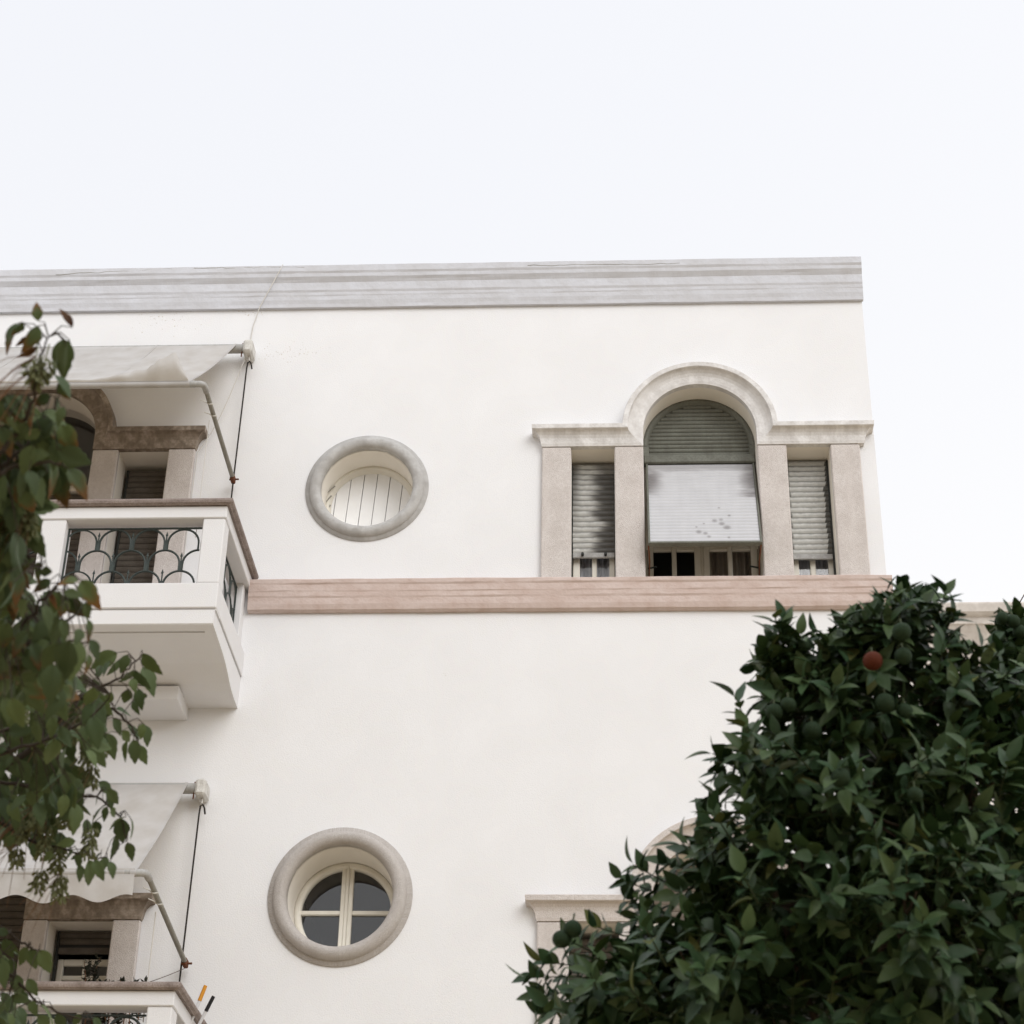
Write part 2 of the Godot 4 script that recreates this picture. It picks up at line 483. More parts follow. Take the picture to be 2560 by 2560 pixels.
func ring_surround(parent: Node, c: Vector3, r0: float, r1: float, bulge: float, plate: float, m: Material) -> void:
	var s := begin()
	var p := [Vector2(r0, -0.02), Vector2(r0, 0.02)]
	for k in 13:
		var t := PI * k / 12.0
		p.append(Vector2((r0 + r1) / 2 - cos(t) * (r1 - r0) / 2, 0.022 + sin(t) * bulge))
	p.append(Vector2(r1 + 0.002, 0.018)); p.append(Vector2(r1 + plate, 0.016)); p.append(Vector2(r1 + plate + 0.004, 0.0005))
	lathe_z(s, c, p, 0, TAU, 96)
	put(s, "stone_ring", m, parent)

func round_window_planked(b: Node) -> void:
	var g := group("round_window", b, "round window closed with white vertical boards")
	var c := Vector3(ROUNDS[0][0], ROUNDS[0][1], 0)
	ring_surround(g, c, 0.386, 0.484, 0.044, 0.032, M.cement)
	var s := begin()
	lathe_z(s, c, [Vector2(0.388, -0.27), Vector2(0.376, -0.264), Vector2(0.358, -0.272), Vector2(0.354, -0.295), Vector2(0.345, -0.30), Vector2(0.343, -0.325)], 0, TAU, 72)
	put(s, "wood_trim", M.frame, g)
	var disc := PackedVector2Array()
	for k in 64: disc.append(Vector2.from_angle(TAU * k / 64.0) * 0.385)
	var tilt := deg_to_rad(-3.6)
	for k in range(-4, 4):
		var x0 := 0.018 + k * 0.112 + 0.003
		var strip := PackedVector2Array([Vector2(x0, -1), Vector2(x0 + 0.106, -1), Vector2(x0 + 0.106, 1), Vector2(x0, 1)])
		for o in Geometry2D.intersect_polygons(disc, strip):
			var q := PackedVector2Array()
			for v in o: q.append(v.rotated(tilt) + Vector2(c.x, c.y))
			s = begin(); slab_of(s, q, -0.35, -0.322 - 0.002 * (k & 1)); put(s, "board", M.plank, g)
	s = begin(); lathe_z(s, c, [Vector2(0.0, -0.356), Vector2(0.386, -0.356)], 0, TAU, 48); put(s, "backing", M.gap, g)
	# split, lifted strips of the wooden trim at the left
	for q in [[150.0, 163.0, 0.364, -0.256], [165.0, 176.0, 0.355, -0.27], [178.0, 188.0, 0.35, -0.29]]:
		var pts := []
		for k in 7:
			var t := deg_to_rad(lerpf(q[0], q[1], k / 6.0))
			pts.append(c + Vector3(cos(t) * (q[2] + 0.004 * k), sin(t) * q[2], q[3] + 0.003 * k))
		s = begin(); tube(s, pts, 0.008, 0.003, 4); put(s, "splinter", M.old_pipe, g)

func round_window_glazed(b: Node) -> void:
	var g := group("round_window", b, "round window with cream cross frame and four glass panes")
	var c := Vector3(ROUNDS[1][0], ROUNDS[1][1], 0)
	ring_surround(g, c, 0.397, 0.502, 0.062, 0.038, M.ring_stone)
	var zf := -0.36
	var s := begin()
	lathe_z(s, c, [Vector2(0.399, zf), Vector2(0.392, zf + 0.018), Vector2(0.352, zf + 0.018), Vector2(0.345, zf + 0.008), Vector2(0.343, zf - 0.04)], 0, TAU, 72)
	put(s, "frame_ring", M.frame, g)
	for q in [[-0.046, -0.013], [0.013, 0.046]]:
		bar("stile", c + Vector3(q[0], -0.36, zf - 0.04), c + Vector3(q[1], 0.36, zf + 0.012), M.frame, g, 0.005)
	bar("cover_strip", c + Vector3(-0.0125, -0.375, zf - 0.03), c + Vector3(0.0125, 0.375, zf + 0.022), M.frame, g, 0.006)
	bar("glazing_bar", c + Vector3(-0.36, -0.02, zf - 0.035), c + Vector3(-0.0465, 0.012, zf + 0.008), M.frame, g, 0.005)
	bar("glazing_bar", c + Vector3(0.0465, -0.02, zf - 0.035), c + Vector3(0.36, 0.012, zf + 0.008), M.frame, g, 0.005)
	for qx in [-1.0, 1.0]:
		for qy in [-1.0, 1.0]:
			var o := PackedVector2Array([Vector2(c.x + qx * 0.03, c.y + qy * 0.006)])
			for k in 13:
				var t := PI / 2 * k / 12.0
				o.append(Vector2(c.x + qx * (0.03 + cos(t) * 0.325), c.y + qy * (0.006 + sin(t) * 0.345)))
			s = begin(); slab_of(s, o, zf - 0.024, zf - 0.02); put(s, "pane", M.glass, g)

func surround(b: Node, t: Array, k: int) -> void:
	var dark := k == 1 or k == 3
	var g := group("window_surround", b, ["grey stone surround with round arch at the roof corner", "brown stained stone surround under the upper awning", "pale stone surround behind the orange tree", "brown stone surround under the lower awning"][k])
	var xc: float = t[0]; var dy: float = t[1]
	var y0 := 10.578 + dy; var yc := 10.721 + dy
	var a: float = t[2]; var d: float = t[5]
	var wide := 0.036 if k == 0 else 0.0
	var mp: Material = M.pebble
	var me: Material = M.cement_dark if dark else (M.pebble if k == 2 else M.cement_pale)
	for sg in [-1.0, 1.0]:
		for q in [[t[2], t[3]], [t[4], t[5]]]:
			var xa: float = xc + sg * q[0]; var xb: float = xc + sg * q[1]
			bar("pilaster", Vector3(minf(xa, xb) + 0.0015, t[6], 0.0005), Vector3(maxf(xa, xb) - 0.0015, y0 - 0.003, 0.05), mp, g, 0.008)
	var prof := [Vector2(0.0, 0.0), Vector2(0.0, 0.056), Vector2(0.015, 0.061), Vector2(0.022, 0.064), Vector2(0.04, 0.067), Vector2(0.07, 0.073), Vector2(0.095, 0.084), Vector2(0.115, 0.1), Vector2(0.124, 0.112), Vector2(0.129, 0.136), Vector2(0.133, 0.14), Vector2(0.17, 0.143), Vector2(0.176, 0.135), Vector2(0.176, 0.0)]
	var rings := []
	var make := func(kind: int, sg: float, ang: float) -> Array:
		var ring := []
		for q in prof:
			var v: float = q.x; var u: float = q.y
			match kind:
				0: ring.append(Vector3(xc + sg * ((d + wide if sg > 0.0 else d) + u - 0.056), y0 + v, 0.0005))
				1: ring.append(Vector3(xc + sg * ((d + wide if sg > 0.0 else d) + u - 0.056), y0 + v, u))
				2: ring.append(Vector3(xc + sg * (a + v), y0 + v, u))
				3: ring.append(Vector3(xc + cos(ang) * (a + v), yc + sin(ang) * (a + v), u))
		return ring
	for kind in 3: rings.append(make.call(kind, -1.0, 0.0))
	for i in 49: rings.append(make.call(3, 0.0, PI - PI * i / 48.0))
	for kind in [2, 1, 0]: rings.append(make.call(kind, 1.0, 0.0))
	var s := begin()
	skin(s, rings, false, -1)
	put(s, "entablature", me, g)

# ---------------------------------------------------------------- shutters and casements
func slat_mesh(w: float, h: float, v0 := 0.0, v1 := 1.0, bulge := 0.009) -> SurfaceTool:
	var s := begin()
	var prof := []
	for k in 7:
		var t := k / 6.0
		prof.append([Vector2(bulge * sin(PI * clampf(t * 1.02, 0, 1)) + 0.002 * t, h * t), lerpf(v1, v0, t)])
	s.set_smooth_group(1)
	for k in 6:
		var a: Vector2 = prof[k][0]; var b: Vector2 = prof[k + 1][0]
		for q in [[0, a, prof[k][1]], [0, b, prof[k + 1][1]], [1, b, prof[k + 1][1]], [0, a, prof[k][1]], [1, b, prof[k + 1][1]], [1, a, prof[k][1]]]:
			s.set_uv(Vector2(q[0], q[2])); s.add_vertex(Vector3(w * q[0], q[1].y, q[1].x))
	s.set_smooth_group(-1)
	# back and lower lip
	for q in [[Vector3(0, 0, 0), Vector3(w, 0, 0), Vector3(w, 0, -0.01), Vector3(0, 0, -0.01)], [Vector3(0, h, 0.002), Vector3(0, h, -0.01), Vector3(w, h, -0.01), Vector3(w, h, 0.002)], [Vector3(0, 0, -0.01), Vector3(w, 0, -0.01), Vector3(w, h, -0.01), Vector3(0, h, -0.01)]]:
		s.set_uv(Vector2(0.5, v1))
		poly(s, q, Vector3(w / 2, h / 2, -0.004))
	return s

func soot_material(key: String, cols: int, rows: int, f: Callable, rough: float) -> StandardMaterial3D:
	var im := Image.create(cols, rows, false, Image.FORMAT_RGB8)
	for y in rows:
		for x in cols:
			im.set_pixel(x, y, f.call((x + 0.5) / cols, (y + 0.5) / rows))
	var m := StandardMaterial3D.new(); m.resource_name = key
	m.albedo_texture = ImageTexture.create_from_image(im); m.roughness = rough; m.metallic_specular = 0.45
	M[key] = m
	return m

func roller(b: Node, label: String, x0: float, x1: float, ytop: float, ybot: float, z: float, pitch: float, m: Material, bottom := true, uvd := false) -> void:
	var g := group("roller_shutter", b, label)
	var n := int(round((ytop - ybot) / pitch))
	var shared: Mesh = null
	for k in n:
		var y := ytop - (k + 1) * pitch
		if uvd or shared == null:
			var s := slat_mesh(x1 - x0, pitch * 0.915, float(k) / n if uvd else 0.0, float(k + 0.98) / n if uvd else 1.0)
			s.generate_normals(); s.set_material(m); shared = s.commit()
		place(shared, "slat", g, Transform3D(Basis(Vector3.RIGHT, 0.008 * sin(k * 2.3)), Vector3(x0 + 0.0015 * sin(k * 1.3), y, z)))
	bar("guide_rail", Vector3(x0 - 0.022, ybot - 0.35, z - 0.03), Vector3(x0 - 0.002, ytop, z + 0.012), M.dark_edge, g)
	bar("guide_rail", Vector3(x1 + 0.002, ybot - 0.35, z - 0.03), Vector3(x1 + 0.022, ytop, z + 0.012), M.dark_edge, g)
	bar("backing", Vector3(x0, ybot + 0.002, z - 0.02), Vector3(x1, ytop, z - 0.0145), M.gap, g, 0.0)
	if bottom:
		bar("bottom_bar", Vector3(x0, ybot - 0.05, z - 0.012), Vector3(x1, ybot - 0.002, z + 0.012), m if not uvd else M.slat_light, g)

func casement(b: Node, label: String, x0: float, x1: float, ybot: float, ytop: float, z: float, panes: Array, rails: Array) -> void:
	var g := group("casement_window", b, label)
	var edges := [x0]
	for q in panes: edges.append(q[0]); edges.append(q[1])
	edges.append(x1)
	for k in range(0, edges.size(), 2):
		var wide: bool = edges[k + 1] - edges[k] > 0.1
		if wide:
			var mx: float = (edges[k] + edges[k + 1]) / 2
			bar("stile", Vector3(edges[k], ybot, z - 0.045), Vector3(mx - 0.012, ytop, z), M.frame, g, 0.006)
			bar("stile", Vector3(mx + 0.012, ybot, z - 0.045), Vector3(edges[k + 1], ytop, z), M.frame, g, 0.006)
			bar("cover_strip", Vector3(mx - 0.0115, ybot, z - 0.05), Vector3(mx + 0.0115, ytop, z - 0.012), M.frame, g, 0.003)
		else:
			bar("stile", Vector3(edges[k], ybot, z - 0.045), Vector3(edges[k + 1], ytop, z), M.frame, g, 0.006)
	for q in panes:
		for r in rails:
			bar("rail", Vector3(q[0] + 0.0005, r[0], z - 0.04), Vector3(q[1] - 0.0005, r[1], z - 0.004), M.frame, g, 0.005)
		var s := begin()
		box(s, Vector3(q[0] - 0.005, ybot + 0.01, z - 0.03), Vector3(q[1] + 0.005, ytop - 0.01, z - 0.026), 0.0)
		put(s, "pane", M.glass, g)

func drape(label: String, called: String, x0: float, x1: float, y0: float, y1: float, z: float, m: Material, waves: float) -> void:
	var s := begin()
	var rings := []
	for i in 61:
		var t := i / 60.0
		var ring := []
		for k in 2:
			ring.append(Vector3(lerpf(x0, x1, t), y0 if k == 0 else y1, z + 0.025 * sin(t * TAU * waves + 0.8 * sin(t * 9.0))))
		rings.append(ring)
	s.set_smooth_group(1); skin(s, rings, false, 1)
	var rb := []
	for r in rings: rb.append([r[0] + Vector3(0, 0, -0.004), r[1] + Vector3(0, 0, -0.004)])
	skin(s, rb, false, -1)
	var o := put(s, called, m, self)
	tag(o, label, "curtain")

func window_upper_right(b: Node) -> void:
	var n := FastNoiseLite.new(); n.seed = 77; n.frequency = 0.05
	var soot := func(u: float, v: float) -> Color:
		var rows := 17.0
		var k := floorf(v * rows); var t := v * rows - k
		var edge: float = 0.66 + 0.08 * sin(k * 1.9) + (0.2 if k == 11.0 or k == 12.0 else 0.0) - 0.12 * (1.0 - t)
		edge += 0.05 * n.get_noise_2d(u * 60.0, v * 900.0)
		var dirt := smoothstep(edge - 0.24, edge + 0.12, u) * (0.8 if k > 1.0 else 0.5)
		dirt = maxf(dirt, 0.62 * smoothstep(0.25, 0.0, u) * clampf(1.25 - k * 0.09, 0.0, 1.0))
		dirt = maxf(dirt, 0.35 * smoothstep(0.5, 0.0, t + 0.3 * n.get_noise_2d(u * 90.0, k * 31.0)))
		var base := 0.70 + 0.05 * n.get_noise_2d(u * 120.0, v * 400.0) + 0.05 * minf(k / 12.0, 1.0)
		return Color(base, base, base * 0.985).lerp(Color(0.2, 0.19, 0.18), dirt)
	var ml := soot_material("sooty_slats", 96, 17 * 16, soot, 0.5)
	roller(b, "narrow grey roller shutter with black soot on its right ends", -0.346, 0.0, 10.552, 9.682, -0.19, 0.0512, ml, true, true)
	var clean := func(u: float, v: float) -> Color:
		var rows := 18.0
		var k := floorf(v * rows); var t := v * rows - k
		var dirt := smoothstep(0.885, 0.905, u - (0.05 - 0.07 * t) * 0.5 - (0.06 if k < 5.0 else 0.02 * sin(k))) * 0.85
		dirt = maxf(dirt, 0.55 * smoothstep(0.05, 0.0, u + 0.02 * sin(k * 3.0)) )
		dirt = maxf(dirt, 0.3 * smoothstep(0.4, 0.0, t + 0.3 * n.get_noise_2d(u * 90.0, k * 31.0)))
		var base := 0.67 + 0.05 * n.get_noise_2d(u * 120.0, v * 400.0) + 0.07 * minf(k / 8.0, 1.0)
		return Color(base, base, base * 0.985).lerp(Color(0.22, 0.215, 0.2), dirt)
	var mr := soot_material("grey_slats", 96, 18 * 16, clean, 0.5)
	roller(b, "narrow grey roller shutter nearest the building corner", 1.466, 1.79, 10.562, 9.652, -0.19, 0.0506, mr, true, true)
	for x in [-0.265, -0.075]:
		var s := begin(); tube(s, [Vector3(x, 9.655, -0.185), Vector3(x, 9.655, -0.145)], 0.012, 0.012, 10); put(s, "shutter_stop", M.dark_edge, b)
	casement(b, "peeling cream casement under the sooty shutter", -0.346, 0.0, 9.2, 10.55, -0.24, [[-0.288, -0.188], [-0.148, -0.044]], [[10.2, 10.25]])
	casement(b, "peeling cream casement nearest the building corner", 1.466, 1.802, 9.2, 10.55, -0.24, [[1.515, 1.608], [1.652, 1.757]], [[10.2, 10.25]])
	casement(b, "wide cream casement under the propped shutter", 0.256, 1.195, 9.2, 10.56, -0.25, [[0.32, 0.473], [0.512, 0.661], [0.785, 0.934], [0.973, 1.126]], [[9.735, 9.81]])
	drape("brown curtain behind the right half of the wide window", "curtain", 0.78, 1.14, 9.1, 10.5, -0.40, M.curtain, 5.0)
	drape("grey sheer curtain behind the narrow window left of the arch", "curtain", -0.34, 0.0, 9.1, 10.5, -0.37, M.sheer, 6.0)
	drape("grey sheer curtain behind the narrow window at the building corner", "curtain", 1.47, 1.82, 9.1, 10.5, -0.37, M.sheer, 6.0)
	# the arched green head with its louvres
	var g := group("arched_shutter_head", b, "dark green louvred half round head over the propped shutter")
	var c := Vector3(0.7255, 10.721, -0.19)
	var s := begin()
	lathe_z(s, c, [Vector2(0.476, -0.04), Vector2(0.476, 0.012), Vector2(0.472, 0.016), Vector2(0.442, 0.016), Vector2(0.436, 0.004), Vector2(0.430, 0.0), Vector2(0.424, -0.04)], 0, PI, 56)
	for sg in [-1.0, 1.0]: box(s, Vector3(c.x + (sg * 0.45) - 0.0255, 10.62, -0.23), Vector3(c.x + (sg * 0.45) + 0.0255, 10.721, -0.175), 0.004)
	put(s, "arch_frame", M.green, g)
	for k in 13:
		var y := 10.632 + k * 0.0405
		var half := 0.432
		if y + 0.02 > c.y: half = sqrt(maxf(0.0, 0.434 * 0.434 - pow(y + 0.02 - c.y, 2.0)))
		if half < 0.1: continue
		s = slat_mesh(half * 2, 0.0355, 0, 1, 0.008)
		var o := put(s, "louvre", M.green, g); o.position = Vector3(c.x - half, y, -0.208)
	s = begin(); slab_of(s, half_disc(c, 0.43, 10.626), -0.23, -0.224); put(s, "backing", M.gap, g)
	bar("shutter_box", Vector3(0.254, 10.542, -0.24), Vector3(1.197, 10.626, -0.162), M.green, g, 0.01)
	# the propped shutter
	var top := Vector3(0.0, 10.536, -0.19); var low := Vector3(0.0, 9.535, 0.2)
	var down := (low - top).normalized()
	var face := Vector3.RIGHT.cross(-down).normalized()
	var len := top.distance_to(low)
	var p := group("propped_shutter", b, "pale roller shutter pushed out at its foot, with dark spots")
	var panel := func(u: float, v: float) -> Color:
		var nn := n.get_noise_2d(u * 40.0, v * 120.0)
		var dirt := 0.7 * smoothstep(0.17, 0.0, u - 0.06 * nn) * smoothstep(0.26, 0.05, absf(v - 0.2) + 0.1 * nn)
		dirt = maxf(dirt, 0.55 * smoothstep(0.18, 0.0, 1.0 - u + 0.07 * nn) * smoothstep(0.26, 0.1, absf(v - 0.22) + 0.15 * nn))
		dirt = maxf(dirt, 0.3 * smoothstep(0.12, 0.05, v + 0.04 * nn))
		for q in [[0.60, 0.74, 0.024], [0.66, 0.73, 0.019], [0.665, 0.78, 0.022], [0.71, 0.83, 0.03], [0.45, 0.885, 0.024], [0.51, 0.90, 0.02], [0.54, 0.94, 0.02], [0.43, 0.82, 0.01], [0.74, 0.68, 0.014], [0.65, 0.58, 0.012], [0.5, 0.78, 0.01], [0.72, 0.955, 0.013]]:
			var dd: float = Vector2((u - q[0]) * 0.92, (v - q[1]) * 1.13).length() + 0.008 * nn
			dirt = maxf(dirt, 0.45 * smoothstep(q[2] * 1.5, q[2] * 0.2, dd))
		var base := 0.75 + 0.015 * n.get_noise_2d(u * 200.0, v * 30.0) + 0.02 * nn
		return Color(base, base, base + 0.014).lerp(Color(0.36, 0.34, 0.34), dirt)
	var mp := soot_material("spotted_panel", 256, 256, panel, 0.42)
	var cnt := 25
	var pitch := (len - 0.03) / cnt
	for k in cnt:
		s = slat_mesh(0.885, pitch * 0.955, float(k) / cnt, float(k + 1) / cnt, 0.0055)
		s.generate_normals(); s.set_material(mp)
		place(s.commit(), "slat", p, Transform3D(Basis(Vector3.RIGHT, -down, face), top + Vector3(0.286, 0, 0) + down * (pitch * (k + 1))))
	for x in [0.272, 1.172]:
		s = begin(); box(s, Vector3(0, 0, -0.03), Vector3(0.016, len, 0.016), 0.003, Transform3D(Basis(Vector3.RIGHT, -down, face), top + Vector3(x, 0, 0) + down * len)); put(s, "side_rail", M.green, p)
	s = begin(); box(s, Vector3(0, 0, -0.025), Vector3(0.916, 0.022, 0.018), 0.003, Transform3D(Basis(Vector3.RIGHT, -down, face), top + Vector3(0.272, 0, 0) + down * (len + 0.002))); put(s, "bottom_bar", M.green, p)
	s = begin(); box(s, Vector3(0, 0, -0.026), Vector3(0.883, len - 0.03, -0.016), 0.0, Transform3D(Basis(Vector3.RIGHT, -down, face), top + Vector3(0.287, 0, 0) + down * len)); put(s, "backing", M.slat_tan, p)
	for sg in [-1.0, 1.0]:
		var x: float = 0.7255 + sg * 0.452
		s = begin(); tube(s, [Vector3(x, 9.53, 0.19), Vector3(x - sg * 0.01, 9.45, 0.06), Vector3(x, 9.33, -0.21)], 0.007, 0.006, 6); put(s, "stay_arm", M.rust, p)
		s = begin(); tube(s, [Vector3(x, 9.33, -0.18), Vector3(x, 9.6, -0.2), Vector3(x + sg * 0.004, 9.72, -0.22)], 0.006, 0.006, 6); put(s, "stay_arm", M.old_pipe, p)
		s = begin(); tube(s, [Vector3(x, 9.53, -0.19), Vector3(x - sg * 0.07, 9.535, -0.17)], 0.008, 0.008, 6); put(s, "latch_pin", M.iron, p)

func half_disc(c: Vector3, r: float, foot: float) -> PackedVector2Array:
	var o := PackedVector2Array([Vector2(c.x - r, foot)])
	for k in 33:
		var t := PI - PI * k / 32.0
		o.append(Vector2(c.x + cos(t) * r, c.y + sin(t) * r))
	o.append(Vector2(c.x + r, foot))
	return o

func window_upper_left(b: Node) -> void:
	var xc := -4.915; var dy := 0.025
	roller(b, "brown roller shutter in the narrow opening beside the upper balcony corner", xc + 0.745, xc + 1.105, 10.52 + dy, 8.5, -0.21, 0.0555, M.slat_brown, true)
	roller(b, "brown roller shutter in the arched opening behind the upper balcony", xc - 0.45, xc + 0.45, 10.29 + dy, 8.5, -0.21, 0.0555, M.slat_brown, true)
	roller(b, "brown roller shutter in the far narrow opening behind the upper balcony", xc - 1.105, xc - 0.745, 10.52 + dy, 8.5, -0.21, 0.0555, M.slat_brown, true)
	var g := group("arched_window_head", b, "dark glazed half round head under the upper awning")
	bar("transom", Vector3(xc - 0.475, 10.30 + dy, -0.24), Vector3(xc + 0.475, 10.36 + dy, -0.175), M.frame, g)
	var s := begin(); slab_of(s, half_disc(Vector3(xc, 10.721 + dy, 0), 0.474, 10.365 + dy), -0.23, -0.225); put(s, "pane", M.glass, g)

func window_lower_right(b: Node) -> void:
	var xc := 0.7255; var dy := -4.142
	for sg in [-1.0, 1.0]:
		var a: float = xc + sg * 0.745; var c: float = xc + sg * 1.08
		roller(b, "tan roller shutter in the %s narrow opening behind the orange tree" % ("left" if sg < 0 else "right"), minf(a, c), maxf(a, c), 10.53 + dy, 5.1, -0.2, 0.0515, M.slat_brown)
	roller(b, "tan roller shutter in the arched opening behind the orange tree", xc - 0.45, xc + 0.45, 10.58 + dy, 5.1, -0.22, 0.0515, M.slat_tan)
	var g := group("arched_shutter_head", b, "tan louvred half round head behind the orange tree")
	var c := Vector3(xc, 10.721 + dy, -0.24)
	for k in 9:
		var y := 10.655 + dy + k * 0.052
		var half := 0.465
		if y + 0.025 > c.y: half = sqrt(maxf(0.0, 0.468 * 0.468 - pow(y + 0.025 - c.y, 2.0)))
		if half < 0.1: continue
		var s := slat_mesh(half * 2, 0.0495, 0, 1, 0.007)
		var o := put(s, "louvre", M.slat_tan, g); o.position = Vector3(c.x - half, y, -0.25)
	bar("transom", Vector3(xc - 0.475, 10.595 + dy, -0.27), Vector3(xc + 0.475, 10.65 + dy, -0.2), M.frame, g)
	var s2 := begin(); slab_of(s2, half_disc(c, 0.47, 10.655 + dy), -0.29, -0.27); put(s2, "backing", M.gap, g)

func window_lower_left(b: Node) -> void:
	var xc := -4.90; var dy := -4.132
	for sg in [-1.0, 1.0]:
		var a: float = xc + sg * 0.69; var c: float = xc + sg * 1.12
		var x0 := minf(a, c); var x1 := maxf(a, c)
		casement(b, "cream casement in the %s narrow opening behind the lower balcony" % ("right" if sg > 0 else "left"), x0, x1, 4.7, 6.24, -0.25, [[x0 + 0.045, (x0 + x1) / 2 - 0.02], [(x0 + x1) / 2 + 0.02, x1 - 0.045]], [[6.19, 6.24], [6.08, 6.115], [5.5, 5.54]])
		roller(b, "half raised dark roller shutter in the %s narrow opening behind the lower balcony" % ("right" if sg > 0 else "left"), x0 + 0.01, x1 - 0.01, 10.57 + dy, 6.31, -0.2, 0.0515, M.slat_brown)
	roller(b, "dark roller shutter in the arched opening behind the lower balcony", xc - 0.45, xc + 0.45, 11.07 + dy, 4.75, -0.22, 0.0555, M.slat_brown)

# ---------------------------------------------------------------- balconies
func coping_run(s: SurfaceTool, xr: float, zf: float, y: float, x0: float) -> void:
	# section as (outward, up), run from the far left to the corner and back to the wall
	var prof := [Vector2(-0.17, 0.0), Vector2(0.012, 0.0), Vector2(0.02, -0.006), Vector2(0.026, 0.0), Vector2(0.044, 0.006), Vector2(0.05, 0.02), Vector2(0.047, 0.036), Vector2(0.034, 0.046), Vector2(-0.17, 0.05)]
	var rings := []
	for f in [[x0, 0.0, 1.0, zf], [xr, 1.0, 1.0, zf], [xr, 1.0, 0.0, 0.0005]]:
		var ring := []
		for q in prof: ring.append(Vector3(f[0] + f[1] * q.x, y + q.y, f[3] + f[2] * q.x))
		rings.append(ring)
	skin(s, rings, true, -1)

func railing(b: Node, label: String, length: float, height: float, x: Transform3D, start: float) -> void:
	var g := group("iron_railing", b, label)
	g.transform = x
	var pitch := 0.2635
	var row := 0.182
	for r in 3:
		var ytop := height - r * row
		var ybase := ytop - row
		var first := start - (pitch / 2 if r == 1 else 0.0)
		for k in range(-2, int(length / pitch) + 3):
			var xa := first + k * pitch
			var xm := xa + pitch / 2
			var rad := pitch / 2 - 0.012
			var pts := []
			var all := [Vector3(xm - rad, ybase, 0)]
			for i in 17:
				var t := PI - PI * i / 16.0
				all.append(Vector3(xm + cos(t) * rad, ytop - rad + sin(t) * rad, 0))
			all.append(Vector3(xm + rad, ybase, 0))
			for q in all:
				if q.x > 0.004 and q.x < length - 0.004 and q.y > -0.01: pts.append(q)
			if pts.size() > 2:
				var s := begin(); tube(s, pts, 0.0085, 0.0085, 4); put(s, "arch_bar", M.iron, g)
			if xa > 0.03 and xa < length - 0.03:
				var s := begin()
				var yj := maxf(ybase, 0.0)
				box(s, Vector3(xa - 0.014, yj, -0.006), Vector3(xa + 0.014, yj + 0.06, 0.006), 0.002)
				box(s, Vector3(xa - 0.005, yj + 0.06, -0.004), Vector3(xa + 0.005, yj + 0.12, 0.004), 0.001)
				var c := Vector3(xa, yj + 0.13, 0)
				for sg in [-1.0, 1.0]:
					for q in [[Vector3(0, 0.035, 0), Vector3(0.011, 0, 0)], [Vector3(0.011, 0, 0), Vector3(0, -0.018, 0)], [Vector3(0, -0.018, 0), Vector3(-0.011, 0, 0)], [Vector3(-0.011, 0, 0), Vector3(0, 0.035, 0)]]:
						poly(s, [c + q[0], c + q[1], c + Vector3(0, 0, sg * 0.006)], c)
				put(s, "spearhead", M.iron, g)
	bar("top_rail", Vector3(0, height + 0.004, -0.008), Vector3(length, height + 0.016, 0.008), M.iron, g, 0.002)
	bar("end_bar", Vector3(0.001, -0.005, -0.007), Vector3(0.013, height + 0.003, 0.007), M.iron, g, 0.002)
	bar("end_bar", Vector3(length - 0.013, -0.005, -0.007), Vector3(length - 0.001, height + 0.003, 0.007), M.iron, g, 0.002)

